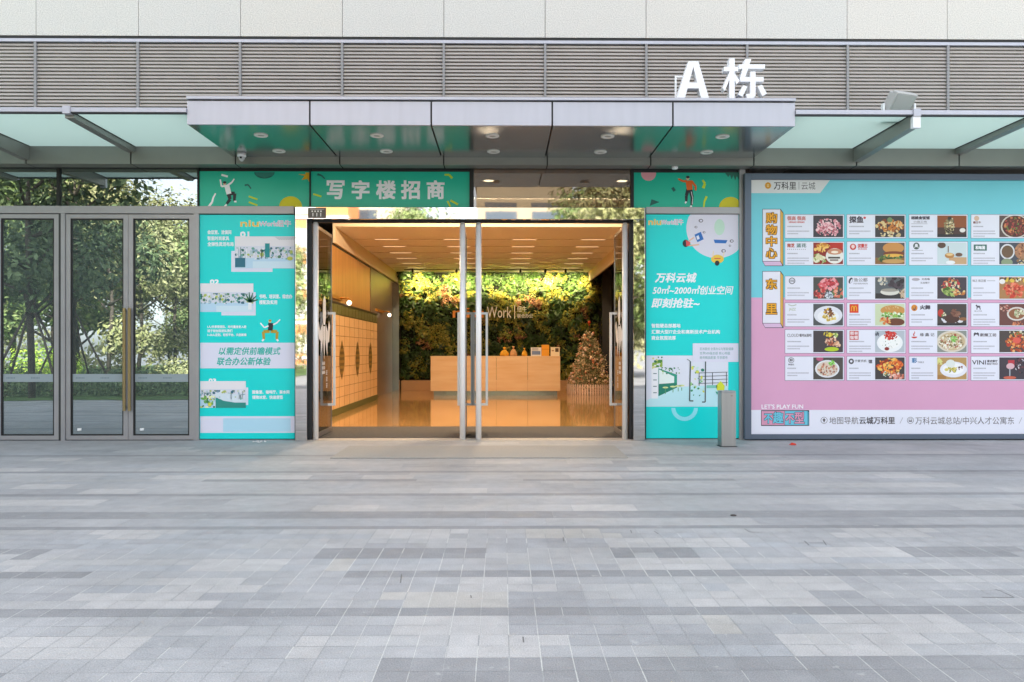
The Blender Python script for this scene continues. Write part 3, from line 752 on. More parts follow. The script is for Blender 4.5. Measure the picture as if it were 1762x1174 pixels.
for t, y, x1 in (('图像室、咖啡厅、茶水间', 671.5, 498), ('储物冰室、快速便签', 680.5, 487)): TX(p, 'caption', WH, t, 434, y, x1, y + 6.5, lay(1), .03)
b = MB()
for q in ((398, 432, 469, 468), (381, 503, 440, 543), (416, 667, 427, 697)):
    b.prect(PALE, *q, lay(0)); b.build('photo_backing', p); b = MB()
b.prect(PALE, 344.6, 590, 507, 634, lay(0)); b.build('white_panel', p); b = MB(); b.prect(PALE, 344.6, 716.5, 507, 745, lay(0)); b.prect(ink('b3dcf0'), 384, 720, 500, 743, lay(1))
b.build('white_panel', p)
b = MB(); T2 = ink('2bb4a8'); b.ptext(T2, '以需定供前瞻模式', 376, 597.5, 483, 611, lay(2), .02, .2); b.ptext(T2, '联合办公新体验', 373, 615, 466, 629, lay(2), .02, .2); b.build('headline', p)
b = MB(); office_photo(b, 404, 407, 507, 462, 3, 11, 0); b.prect(ink('2d6f86'), 404.5, 444, 422, 460, lay(9)); b.prect(ink('1f8f94'), 456, 419, 464, 443, lay(9))
for k in range(9): b.pline(ink('a9b2bd'), [(474 + k * 4, 408), (482 + k * 4, 413)], 1, lay(6))
b.pell(ink('c5c95a'), 499, 445, 5, 3.4, lay(9)); b.build('office_picture', p)
b = MB(); office_photo(b, 344.6, 488, 436, 537, 3, 12, 0)
for a_ in (-150, -120, -95, -70, -40, -15): b.pline(ink('2e6a55'), [(430, 520), (430 + 15 * math.cos(R(a_)), 520 + 17 * math.sin(R(a_)))], 4, lay(9), 1.2)
b.prect(ink('e9eef2'), 427, 521, 433, 533, lay(11)); b.build('office_picture', p)
b = MB(); office_photo(b, 344.6, 656, 423, 702, 3, 13, 0); b.ppoly(ink('2f8f86'), [(371, 684), (385, 690), (404, 693), (423, 693), (423, 702), (371, 702)], lay(9))
b.ppoly(ink('d5e3ee'), [(371, 676), (423, 680), (423, 692.5), (404, 692.5), (385, 689.5), (371, 683.5)], lay(8)); blobs(b, 30, 344.6, 680, 370, 702, ['3f7f4f', 'd8d85a', '6aa75a', 'e9efc0', '2f5f46'], 1.5, 4, lay(9), 5); b.build('office_picture', p)
b = MB(); OCH = ink('b59a35')
pose(b, 2, [(OCH, [(464, 570), (453, 571), (454, 584)], 6, 4), (OCH, [(466, 570), (477, 571), (476, 584)], 6, 4), (INKB, [(466, 556), (465, 569)], 9, 8), (WH, [(462, 561), (455, 564), (448, 556)], 2.6, 2), (WH, [(470, 559), (476, 556), (482, 550)], 2.6, 2), (WH, [(454, 584), (451, 587)], 3, 3), (WH, [(476, 584), (479, 587)], 3, 3)], (464.5, 553, 2.4), OCH)
b.build('illustration', p)

# tall poster right of the portal
p = thing('window_poster', 'tall turquoise office poster with a round table picture behind the steel bollard', 'poster', (fx(1190), -.012, Z(755, 0)))
b = MB(); sheet(b, CYAN, 1111.6, 369, 1271, 754.5); b.build('printed_sheet', p)
b = MB(); logo(b, 1116, 377.5, 1176, 387, 0); b.build('logo', p)
TX(p, 'headline', WH, '万科云城', 1127, 469.5, 1199, 486.5, lay(1), .03, .2); TX(p, 'headline', WH, '50㎡~2000㎡创业空间', 1123, 491.5, 1262, 507, lay(1), .02, .2); TX(p, 'headline', WH, '即刻抢驻~', 1121, 513, 1204, 530, lay(1), .03, .2)
b = MB()
for t, y, x1 in (('智能硬总部基地', 557, 1171), ('汇聚大型IT企业和高新技术产业机构', 567.5, 1239), ('商业氛围浓厚', 578, 1163)): TX(p, 'caption', WH, t, 1121, y, x1, y + 7.3, lay(1), .03)
CL = (1111.8, 369.2, 1270.8, 754)
b = MB(); b.pell(ink('dcdcec'), 1234, 393, 53, 51.5, lay(1), 48, clip=CL)
BLU = ink('2b6fc0')
b.ppoly(BLU, [(1195, 404), (1206, 399), (1211, 412), (1200, 417)], lay(2)); b.ppoly(ink('e4e8f4'), [(1198, 407), (1202, 405), (1204, 411), (1200, 413)], lay(3)); b.ppoly(BLU, [(1228, 412.5), (1252, 413.5), (1249, 419), (1230, 418.5)], lay(2))
for cx, cy, s in ((1197.5, 391, 2.6), (1206, 380, 4), (1211.5, 400, 2.4), (1259, 415, 3.5), (1256, 423, 2.2), (1245, 432, 4)): b.pell(ink('77737f'), cx, cy, s, s * .8, lay(2), 10); b.pell(ink('dcdcec'), cx + .3, cy, s * .55, s * .45, lay(3), 8)
b.pell(ink('bfe0cf'), 1238, 391, 9, 14, lay(2), 16); b.pell(INKB, 1180, 419, 5.5, 6.5, lay(3), 16); b.ppoly(ink('e2585c'), [(1180, 413), (1188, 417), (1187, 423), (1181, 424)], lay(4)); b.pline(SKIN, [(1185, 415), (1194, 409)], 2.2, lay(5)); b.pline(SKIN, [(1186, 423), (1203, 421)], 2.2, lay(5))
b.pell(ink('ecc64a'), 1234.5, 446, 11, 7.5, lay(3), 18); b.pell(INKB, 1234, 453, 4, 4.5, lay(4), 14); b.pline(ink('e8d9c0'), [(1226, 443), (1228, 432)], 2, lay(5)); b.pline(ink('e8d9c0'), [(1244, 443), (1246, 434)], 2, lay(5)); b.pline(ink('d2603c'), [(1229, 445), (1240, 445)], 1.6, lay(5))
b.build('illustration', p)
b = MB(); b.prect(PALE, 1192, 591, 1270.8, 623, lay(8)); tt = ink('5a9a98')
for t, y, x1 in (('亚洲首创 全景办公与智能健康', 598, 1262), ('世界500强总部 核心商圈', 605.5, 1256), ('商务精品配套 尽享都市', 613, 1252)): TX(p, 'caption', tt, t, 1204, y, x1, y + 5, lay(9), .0)
b.build('white_panel', p)
b = MB(); q0, q1, r0, r1 = 1112, 1253, 612, 700
b.prect(ink('dfe4f2'), q0, r0, q1, r1, lay(1)); b.ppoly(ink('bfe9f2'), [(q0, 690), (1150, 668), (1200, 664), (q1, 664), (q1, r1), (q0, r1)], lay(2))
b.ppoly(ink('2f9a82'), [(1133, 634), (1165, 645), (1165, 667), (1133, 682)], lay(3)); b.ppoly(ink('e6f2f0'), [(1134, 636), (1160, 648), (1160, 659), (1134, 661)], lay(4)); b.ppoly(ink('1f7f6c'), [(1133, 661), (1165, 659), (1165, 667), (1133, 682)], lay(5))
b.prect(ink('eef0f6'), 1121, 626, 1132, 686, lay(3)); blobs(b, 26, 1122, 614, 1140, 636, ['4f8a3f', '8fb04a', '2f6f4f', 'd5d58a'], 1.5, 4, lay(6), 3); blobs(b, 22, 1138, 632, 1170, 644, ['3f8a5f', '8fb86a', '2f6f4f'], 1, 2.2, lay(6), 4)
for k in range(5): b.pline(ink('5d7a80'), [(1124, 632 + k * 11), (1130, 632 + k * 11)], 1.4, lay(6))
DK = ink('4a5a5c'); b.pline(DK, [(1188, 622), (1186.5, 690), (1193, 690)], 2.2, lay(8)); b.pline(DK, [(1214, 622), (1213.5, 692), (1208, 692)], 2, lay(8)); b.pline(DK, [(1188, 622), (1182, 618)], 1, lay(8))
for k in range(4): b.pline(DK, [(1202, 642 + k * 6), (1252, 640.5 + k * 6)], 1, lay(7))
for x in (1203, 1226, 1250): b.pline(DK, [(x, 641), (x, 664)], 1.2, lay(7))
for x in (1145, 1158, 1167, 1173): b.pell(ink('d9e6a0'), x, 667 - (x - 1145) * .12, 5, 1.5, lay(7), 12); b.pline(ink('5a9a70'), [(x, 667), (x, 678 - (x - 1145) * .2)], 1.2, lay(7))
blobs(b, 26, 1188, 630, 1212, 682, ['3f9a70', 'd9dc5a', '2f7f6a', '9fd08a', 'c9e6e0'], 1.2, 4, lay(9), 8); b.ppoly(ink('d7e03a'), [(1232, 664), (1240, 656), (1247, 664), (1246, 674), (1234, 672)], lay(9)); b.ppoly(ink('35a088'), [(1231, 674), (1246, 674), (1244, 680), (1234, 679)], lay(10))
b.prect(ink('7fc9bb'), 1216, 663, 1234, 668, lay(9)); b.build('office_picture', p)
b = MB(); RG = ink('8fe6f2')
for k in range(16):
    a0, a1 = R(180 + k * 11.25), R(180 + (k + 1) * 11.25)
    pt_ = lambda a, r: (1178 + r * math.cos(a), 702 - r * .98 * math.sin(a))
    b.ppoly(RG, [pt_(a0, 23), pt_(a1, 23), pt_(a1, 16), pt_(a0, 16)], lay(1))
b.build('ring_mark', p)

# ------------------------------------------------------------------ food directory billboard
FRM = mat('slate frame', '566172', rough=.4, metal=.3)
BYB = -.13
bx0, bx1 = X(1281.5, BYB), X(1990, BYB); bz0, bz1 = Z(757, BYB), Z(297, BYB)
ix0, iz0, iz1 = X(1293, BYB), Z(748, BYB), Z(308, BYB); ix1 = bx1 - .1
p = thing('directory_billboard', 'large framed billboard of restaurant cards on blue and pink beside the entrance', 'billboard', ((bx0 + bx1) / 2, BYB, 0))
b = MB(); b.box(bx0, ix0, BYB, .03, bz0, bz1, FRM); b.box(ix1, bx1, BYB, .03, bz0, bz1, FRM); b.box(ix0, ix1, BYB + .002, .03, bz0, iz0, FRM); b.box(ix0, ix1, BYB + .002, .03, iz1, bz1, FRM)
b.build('frame', p, bevel=.006)
BS = BYB + .03
b = MB()
CB, PK = vinyl('6cc9d8'), vinyl('d8a0c2')
zm, zw = Z(512, BS), Z(706, BS)
b.face([(ix0, BS, zm), (ix1, BS, zm), (ix1, BS, iz1), (ix0, BS, iz1)], CB); b.face([(ix0, BS, zw), (ix1, BS, zw), (ix1, BS, zm), (ix0, BS, zm)], PK); b.face([(ix0, BS, iz0), (ix1, BS, iz0), (ix1, BS, zw), (ix0, BS, zw)], ink('e6e7f4'))
b.build('printed_sheet', p)
def L2(k): return BS - .0012 - .0006 * k
GR = ink('8d8a92'); BK = ink('4a4550'); LINE = ink('59566a')
b = MB(); b.ppoly(ink('dcdcde'), [(1292.6, 307.6), (1430, 307.6), (1411, 332.5), (1292.6, 332.5)], L2(0)); b.pell(ink('d99a2b'), 1321.5, 319.5, 5.6, 6, L2(1), 8); b.pell(ink('f0d9a0'), 1321.5, 319.5, 2, 2.2, L2(2), 8)
b.pline(ink('d99a2b'), [(1317, 319.5), (1326, 319.5)], 1, L2(3)); b.ptext(ink('3f3b40'), '万科里', 1331.5, 313, 1370, 326.5, L2(1), .012); b.prect(GR, 1374.3, 313, 1375.2, 326.5, L2(1)); b.ptext(ink('6b676c'), '云城', 1379, 313.5, 1403, 326.5, L2(1)); b.build('header_tab', p)
def category(x0, y0, x1, y1, chars, nm):
    b = MB(); D_ = INKB
    b.ppoly(D_, [(x0 - .8, y0 - .8), (x1 + .6, y0 - .8), (x1 + 5.6, y0 + 6), (x1 + 5.6, y1 + 8.6), (x0 + 4, y1 + 8.6), (x0 - .8, y1 + .5)], L2(0))
    b.ppoly(ink('d9a94a'), [(x1 + .4, y0 + .8), (x1 + 4.8, y0 + 7), (x1 + 4.8, y1 + 6.8), (x1 + .4, y1)], L2(1)); b.ppoly(ink('d7b6d6'), [(x0 + .2, y1 + .8), (x1, y1 + .8), (x1 + 3.8, y1 + 7.6), (x0 + 4, y1 + 7.6)], L2(1))
    b.prect(ink('e4e3f0'), x0, y0, x1, y1, L2(2))
    for ch, a, c in chars:
        b.ptext(ink('6b4a12'), ch, x0 + 4.6, a - .9, x1 - 4.6, c + .9, L2(3), .085); b.ptext(ink('eda81f'), ch, x0 + 5.4, a, x1 - 5.4, c, L2(5), .02)
    b.build('category_block', p)
category(1312.6, 360.5, 1342.5, 449.5, [('购', 366, 384), ('物', 387, 404), ('中', 407, 424), ('心', 427, 445)], 1)
category(1312.6, 467.5, 1342.5, 556, [('东', 480, 498), ('里', 522.5, 541)], 2)
cards_x = [(1350.4, 1452.8), (1456.8, 1558.8), (1563.8, 1665.5), (1670.5, 1772)]
cards_y = [(369, 410.5), (415.5, 457), (475, 516.5), (521, 562.5), (567, 608.5), (613, 655.3)]
pics = {}
def pic(key, bg_, *ops): pics[key] = (bg_, ops)
pic((0, 0), '3f3b42', ('b', .5, .55, .42, .4, ['d9929c', 'e6b3b8', 'b8606c', 'f0c9cc', 'c97d88'], 70, .09))
pic((0, 1), '3d3a3c', ('b', .5, .5, .46, .3, ['c2762c', 'e0a862', '7a3d1a', 'd9c28a', 'a85a26'], 50, .12), ('e', .5, .2, .09, .12, '6f8a5a'), ('b', .5, .88, .35, .1, ['e0cfa0', 'c7b184'], 8, .12))
pic((0, 2), '4a332c', ('r', 0, 0, 1, .55, '8f4f26'), ('b', .42, .52, .17, .42, ['5d5540', 'c9b98a', '3a3428', '8d8058', 'e0d6b4'], 40, .09), ('e', .86, .68, .1, .1, 'e4e0da'), ('r', 0, .86, 1, 1, '2d2a2c'))
pic((0, 3), '5b4a44', ('e', .55, .5, .5, .56, 'cfc6bc'), ('e', .55, .5, .45, .5, '5a2d22'), ('b', .55, .5, .4, .44, ['7d3a2c', 'a8443a', '3f241c', 'c97a4a', '6b7a3a'], 60, .07))
pic((1, 0), '8f2a20', ('r', .55, 0, 1, .3, 'b8301f'), ('b', .3, .22, .26, .22, ['e0a840', 'f0c46a', 'c7772a'], 20, .1), ('e', .72, .62, .3, .36, 'e9e6e0'), ('e', .72, .42, .25, .14, 'c98a6a'), ('e', .72, .44, .12, .06, 'f0e2d0'), ('r', .5, .66, .9, .74, '4a4038'), ('r', .56, .78, .84, .84, '6b5d52'), ('b', .2, .75, .2, .26, ['e8e4c8', 'd9d2a8', '8fa85a'], 16, .12))
pic((1, 1), '57524f', ('r', 0, .7, 1, 1, '8a6238'), ('e', .62, .25, .36, .26, 'c98d4a'), ('e', .64, .5, .36, .1, '7a3d22'), ('e', .62, .6, .34, .08, 'e8b04a'), ('b', .5, .72, .48, .12, ['4f6b34', '6f8a45', '3a4d2a'], 20, .1), ('e', .62, .86, .38, .1, 'c79a5a'))
pic((1, 2), 'c9d8dc', ('r', .4, .68, 1, 1, 'c7a27a'), ('e', .15, .12, .14, .14, '5b4334'), ('e', .42, .6, .16, .13, 'b98348'), ('e', .42, .55, .12, .06, 'e4c48a'), ('e', .74, .56, .12, .09, '6f5240'), ('e', .45, .92, .16, .09, 'e9edf0'), ('r', .36, .16, .39, .45, '7a5a48'))
pic((1, 3), '454b56', ('e', .28, .42, .25, .36, 'd9d9dc'), ('e', .28, .42, .2, .29, '6b5238'), ('e', .82, .4, .3, .4, 'a87a5a'), ('e', .26, .92, .2, .18, '8a9a7a'), ('b', .8, .86, .25, .2, ['c9b88a', '8a6a48', 'dcd4b8'], 12, .09), ('b', .8, .4, .24, .3, ['7d4a34', 'c98a60', '5a3528'], 16, .08))
pic((2, 0), '4a4a46', ('b', .5, .3, .34, .26, ['c93d44', 'd9626a', 'e8a0a4', 'b02d38'], 34, .12), ('b', .2, .75, .2, .22, ['c23a3a', 'e08a80', '7d2428'], 18, .1), ('b', .84, .7, .2, .22, ['d9705a', 'e8a890', '5f7a4a'], 18, .1), ('b', .5, .85, .16, .14, ['aab4c4', 'd9dde4', '6f7a8a'], 14, .09))
pic((2, 1), '5a5f62', ('r', 0, .75, 1, 1, '33302f'), ('e', .5, .68, .32, .16, 'd9d6cc'), ('e', .5, .6, .3, .08, '9a958a'), ('b', .75, .25, .24, .28, ['3f343a', '4d4048', '2d262a'], 14, .16), ('b', .25, .2, .16, .2, ['c2b8a0', '7d8a90', 'd9d2c0'], 10, .1), ('b', .92, .75, .08, .22, ['c9b49a', 'a88a6a'], 8, .1))
pic((2, 2), '443a42', ('b', .45, .4, .34, .36, ['a84a34', 'd98a5a', '6f8a3a', 'c9c48a', 'b8343a', 'e0d0b0'], 30, .1), ('b', .4, .7, .2, .26, ['7d9a4a', 'a8b86a', '4d6b2a'], 18, .1), ('b', .75, .7, .2, .14, ['c97a3a', 'e0c48a'], 8, .09))
pic((2, 3), 'a8794a', ('b', .5, .6, .35, .34, ['c43d2a', 'd9603f', 'e8896a', 'a82d20'], 40, .11), ('b', .5, .1, .46, .1, ['e0c04a', 'e8e0c8', '3f3430'], 14, .1), ('e', .1, .2, .1, .12, 'e9e6e4'))
pic((3, 0), '4f5254', ('e', .5, .52, .48, .43, 'dfe0e8'), ('e', .5, .58, .36, .3, 'ebebf0'), ('b', .53, .62, .22, .16, ['d9b84a', 'e8d48a', 'b89a3a'], 20, .08), ('b', .53, .38, .17, .18, ['7d4a2a', 'e0b830', '5a3a24', 'c98a34'], 16, .08))
pic((3, 1), 'c9d4b0', ('e', .6, .3, .42, .24, 'c9924a'), ('b', .6, .5, .42, .1, ['4f8a2f', '7db04a', '8fc05a', 'e8f0d8'], 34, .08), ('e', .7, .84, .3, .18, '6b3a24'), ('b', .35, .78, .2, .14, ['d97a3a', 'e0a860', 'c2502a'], 12, .09), ('b', .6, .18, .3, .08, ['e8d4a0'], 20, .02))
pic((3, 2), '453d3a', ('e', .12, .42, .1, .18, 'b8342a'), ('b', .55, .7, .42, .1, ['dcdae0', 'c9c6cc'], 10, .14), ('e', .5, .68, .26, .2, '4a2d24'), ('b', .62, .4, .16, .14, ['7d5240', '8f6450', '6b4234'], 14, .1), ('e', .88, .7, .14, .08, '8f5f3a'), ('b', .22, .5, .06, .08, ['6f8a4a', 'e0d8b8'], 6, .06), ('r', 0, .9, 1, 1, '2f2b2d'))
pic((3, 3), '6b3f38', ('e', .6, .46, .34, .32, 'd9d2cc'), ('e', .6, .46, .28, .25, '8f5a3a'), ('b', .68, .42, .16, .18, ['c9c4a0', '9aa67a', 'e0dcc4'], 14, .08), ('b', .2, .2, .18, .16, ['c98a7a', 'd9b0a0', '9a4a3f'], 14, .06), ('b', .6, .9, .2, .1, ['b86a4a', 'd98a60'], 8, .08))
pic((4, 0), '443c40', ('b', .62, .5, .22, .2, ['7d3424', 'a8503a', 'c98a6a', 'e0b8a0'], 26, .09), ('b', .5, .16, .14, .1, ['e0d04a', 'c9a82a'], 8, .08), ('b', .75, .2, .08, .12, ['d9dc8a', 'f0f0d0', '7da83a'], 8, .06), ('e', .62, .86, .24, .1, 'b4cc2a'), ('b', .82, .66, .1, .14, ['d9a07a', 'e8c0a0'], 8, .08))
pic((4, 1), 'b4bcc6', ('e', .5, .56, .44, .44, 'eef0f2'), ('e', .5, .5, .36, .34, 'f4f4f2'), ('b', .52, .22, .24, .18, ['c4281f', 'd9443a', 'b01f18'], 30, .08), ('b', .5, .62, .3, .2, ['e8ecec', '7d8a7a', 'f6f6f4'], 16, .04), ('e', .4, .84, .08, .08, '8f2d28'), ('b', .06, .2, .06, .14, ['5a5f6a'], 4, .06))
pic((4, 2), '8a8f88', ('e', .5, .5, .52, .5, 'd9cfc0'), ('e', .5, .5, .45, .42, 'c9b48f'), ('b', .5, .5, .42, .36, ['e8e2d0', 'a8503a', '7d6a48', 'd9c8a0', 'f0ece0', '8f7a52'], 60, .08), ('b', .56, .4, .12, .12, ['6fb04a', '9acc6a'], 12, .07))
pic((4, 3), '4a403c', ('b', .62, .55, .38, .44, ['c4602a', 'e08a3a', 'a8401f', 'e8b070', 'b83a24'], 60, .1), ('e', .6, .45, .14, .14, 'd9584a'), ('b', .6, .1, .3, .08, ['d9d0b0', '6f7a3a'], 10, .07))
pic((5, 0), '4d4845', ('e', .47, .52, .41, .4, 'e4e4ea'), ('e', .47, .52, .36, .34, 'd9ccc0'), ('b', .47, .55, .32, .26, ['a86a5a', 'e0c0a8', '7d4a3f', 'd9d4c0', 'c98a6a'], 46, .07), ('b', .62, .26, .12, .1, ['6fb04a', '9adc6a'], 12, .06), ('e', .22, .06, .12, .1, 'b85a7a'))
pic((5, 1), '3f3a3a', ('b', .5, .4, .42, .36, ['e0702a', 'f09a3a', 'c9401a', 'f0c060', '8f2d14'], 60, .11), ('b', .7, .84, .28, .14, ['e0a090', 'c9705a', 'f0d0c0'], 18, .09), ('b', .38, .76, .1, .12, ['5f7a4a', 'dce0d0'], 10, .06))
pic((5, 2), 'b8935a', ('r', 0, .8, .3, 1, 'a87a42'), ('e', .55, .55, .46, .36, 'e6e6ee'), ('e', .55, .52, .36, .26, 'f2f2f4'), ('b', .48, .56, .2, .12, ['b8b04a', '8a8a3a', 'd9c86a'], 20, .07), ('e', .45, .28, .16, .18, 'dfe4e0'), ('b', .78, .46, .08, .1, ['8f3a34', '4a3a38'], 6, .05), ('b', .1, .2, .1, .15, ['d9d88a'], 5, .1))
pic((5, 3), '3f3640', ('r', .3, .12, .52, .45, 'b8323f'), ('e', .38, .4, .14, .14, 'd9b0b8'), ('r', .34, .5, .38, .85, 'aeb0b8'), ('e', .36, .92, .22, .07, 'c9604a'), ('b', .75, .35, .24, .36, ['6b3a44', '2a2630', 'd9d4dc', '54303c'], 26, .06))
RED = ink('c9443c'); GRN = ink('3a6b62')
def logo_card(b, key, x0, y0):
    k = 3
    T = lambda m, t, a, c, d, e, bo=.02: b.ptext(m, t, x0 + a, y0 + c, x0 + d, y0 + e, L2(k), bo)
    if key == (0, 0): T(ink('c98a8a'), '很高 很高', 4, 3, 36, 10.5, .06); T(RED, 'HENGAO HENGAO', 7, 12, 34, 15, .04)
    elif key == (0, 1): T(BK, '探鱼', 4.5, 3, 29, 15, .04); b.pell(RED, x0 + 31, y0 + 6, 2.4, 2, L2(k), 8)
    elif key == (0, 2): T(BK, '胡桃食饭铺', 4, 3, 36, 9, .06); T(GR, '小店工坊', 8, 11, 31, 14.6); b.prect(GR, x0 + 4, y0 + 16, x0 + 32, y0 + 16.6, L2(k))
    elif key == (0, 3): b.pell(ink('d9b8a0'), x0 + 10, y0 + 7, 4.5, 4.5, L2(k), 12); T(ink('7d4a44'), '霸王牛', 4, 12, 17.5, 16, .03)
    elif key == (1, 0): T(ink('b85a50'), '南芝', 4, 3.5, 17, 10.5, .05); T(GRN, '蓝花', 20, 3.5, 37, 10.5, .03); T(GR, '··········', 4, 13, 36, 14.4, .04)
    elif key == (1, 1): b.pell(RED, x0 + 11, y0 + 9.5, 5.5, 5.5, L2(k), 16); b.pell(ink('f0d0cc'), x0 + 11, y0 + 9, 3, 3.4, L2(k + 1), 12); T(RED, '汉堡王', 19, 4, 36, 11, .05); T(RED, 'BURGER', 20, 12, 35, 14.4, .03)
    elif key == (1, 2): b.pell(ink('4a5a56'), x0 + 13, y0 + 8, 5.6, 6, L2(k), 20); b.pell(ink('e0e2e8'), x0 + 13, y0 + 7, 2.6, 3, L2(k + 1), 12); b.pline(ink('e0e2e8'), [(x0 + 9, y0 + 10.5), (x0 + 13, y0 + 8.6), (x0 + 17, y0 + 10.5)], 1.2, L2(k + 2)); T(GR, '———', 5, 15.2, 24, 15.9)
    elif key == (1, 3): b.prect(GRN, x0 + 5, y0 + 5.5, x0 + 27.5, y0 + 16, L2(k)); b.ptext(WH, '和味湘', x0 + 8, y0 + 7.5, x0 + 24.5, y0 + 14, L2(k + 1), .04)
    elif key == (2, 0): T(BK, '○', 7, 3, 18, 14, .0); T(GR, '珍味', 9, 6, 16, 11)
    elif key == (2, 1): b.pell(BK, x0 + 7, y0 + 8, 3.2, 5.6, L2(k), 12, rot=.4); b.pell(ink('e0e1ee'), x0 + 8, y0 + 9, 1.4, 4, L2(k + 1), 10, rot=.4); T(GR, '渔公都', 12, 3.5, 36, 10); T(GR, 'FISHERMAN', 12, 12, 36, 14.5)
    elif key == (2, 2): b.pell(ink('b0aab4'), x0 + 12, y0 + 6, 7, 2.6, L2(k), 14); T(BK, '大农场', 22, 3.5, 36, 7.5); T(GR, '生态餐厅', 20, 10, 36, 13.5)
    elif key == (2, 3): T(GR, '味之 和正楼', 3, 6, 26, 10.5, .02); b.prect(GR, x0 + 28, y0 + 8, x0 + 42, y0 + 8.8, L2(k))
    elif key == (3, 0): b.pline(ink('a8b0a0'), [(x0 + 6, y0 + 3.5), (x0 + 13, y0 + 5.5), (x0 + 20, y0 + 3.5)], 1.4, L2(k)); T(ink('b8c0a8'), 'JAZZ', 7, 9, 19, 15)
    elif key == (3, 1):
        b.prect(ink('d8401f'), x0 + 5, y0 + 2.5, x0 + 20.5, y0 + 17.5, L2(k))
        for s in (-1, 1):
            c_ = x0 + 12.75 + s * 2.4; b.pline(ink('f0b429'), [(c_ - 2.3, y0 + 14.5), (c_ - 1.8, y0 + 8), (c_, y0 + 5.5), (c_ + 1.8, y0 + 8), (c_ + 2.3, y0 + 14.5)], 1.3, L2(k + 1))
    elif key == (3, 2): b.pell(ink('d98a2a'), x0 + 9.5, y0 + 9, 5.4, 5.6, L2(k), 18); b.ppoly(BK, [(x0 + 6, y0 + 6), (x0 + 9, y0 + 12), (x0 + 13, y0 + 5), (x0 + 11, y0 + 13), (x0 + 8, y0 + 13)], L2(k + 1)); T(BK, '火舞', 19, 4, 37, 12, .05)
    elif key == (3, 3):
        b.ppoly(BK, [(x0 + 8, y0 + 5), (x0 + 10, y0 + 3), (x0 + 11, y0 + 5), (x0 + 16, y0 + 5.5), (x0 + 17, y0 + 12), (x0 + 15.5, y0 + 12), (x0 + 14.5, y0 + 8.5), (x0 + 11.5, y0 + 8.5), (x0 + 11, y0 + 12), (x0 + 9.8, y0 + 12), (x0 + 10, y0 + 7)], L2(k)); T(GR, '黑山羊馆', 6, 13.5, 19, 15.5)
    elif key == (4, 0): T(GR, 'CLOUD', 4, 7.5, 24, 13); T(ink('6b676c'), '餐吧&酒吧', 25, 7.5, 46, 13)
    elif key == (4, 1): b.prect(ink('c43a38'), x0 + 5, y0 + 2.5, x0 + 20.5, y0 + 18, L2(k)); b.ptext(ink('ecd8da'), '稻', x0 + 6, y0 + 3.5, x0 + 12.3, y0 + 9.8, L2(k + 1), .04); b.ptext(ink('ecd8da'), '林', x0 + 13.2, y0 + 3.5, x0 + 19.5, y0 + 9.8, L2(k + 1), .04); b.ptext(ink('ecd8da'), '咖', x0 + 6, y0 + 10.8, x0 + 12.3, y0 + 17, L2(k + 1), .04); b.ptext(ink('ecd8da'), '喱', x0 + 13.2, y0 + 10.8, x0 + 19.5, y0 + 17, L2(k + 1), .04)
    elif key == (4, 2): b.pell(RED, x0 + 9.5, y0 + 12.5, 5, 3, L2(k), 16, 180, 360); b.pline(RED, [(x0 + 9, y0 + 11), (x0 + 8, y0 + 8), (x0 + 10.5, y0 + 6), (x0 + 9.5, y0 + 3.5)], 2.4, L2(k), .8); T(ink('6b6a70'), '缘 鑫 记', 19, 6, 44, 12)
    elif key == (4, 3): b.ppoly(BK, [(x0 + 5, y0 + 12.5), (x0 + 5, y0 + 7), (x0 + 7, y0 + 5), (x0 + 9.5, y0 + 6.5), (x0 + 12, y0 + 5), (x0 + 14, y0 + 7), (x0 + 14, y0 + 12.5), (x0 + 11, y0 + 9), (x0 + 8, y0 + 9)], L2(k)); T(ink('5a5058'), '新辣工坊', 16, 6.5, 44, 12.5, .03)
    elif key == (5, 0): b.pell(ink('6b6a70'), x0 + 11, y0 + 7, 5.2, 5, L2(k), 18); b.pell(ink('e4e5f2'), x0 + 11, y0 + 7, 4.3, 4.1, L2(k + 1), 18); b.ptext(BK, '粹', x0 + 8, y0 + 4, x0 + 14, y0 + 10, L2(k + 2), .02); T(BK, '粹面坊', 6, 13, 16, 16)
    elif key == (5, 1): b.pell(ink('4a4a50'), x0 + 8, y0 + 9, 4.6, 4.8, L2(k), 16); b.pell(ink('e4e5f2'), x0 + 8, y0 + 9, 2.1, 2.1, L2(k + 1), 10); T(ink('6b6a70'), '宁夏手抓', 14, 6, 34, 10.5); T(BK, '馆', 37.5, 6, 44, 12.5, .05)
    elif key == (5, 2): T(ink('4a7db0'), '彩', 5, 3, 14, 12, .04); T(GR, 'TABLE', 15, 9, 26, 12)
    elif key == (5, 3): T(ink('4a4550'), 'VINI', 2, 7, 26, 14.5, .02); T(ink('5a5660'), '意式餐厅', 28, 6.5, 46, 10.5, .05); T(ink('5a5660'), 'BISTRO', 28, 11.5, 46, 15, .03)
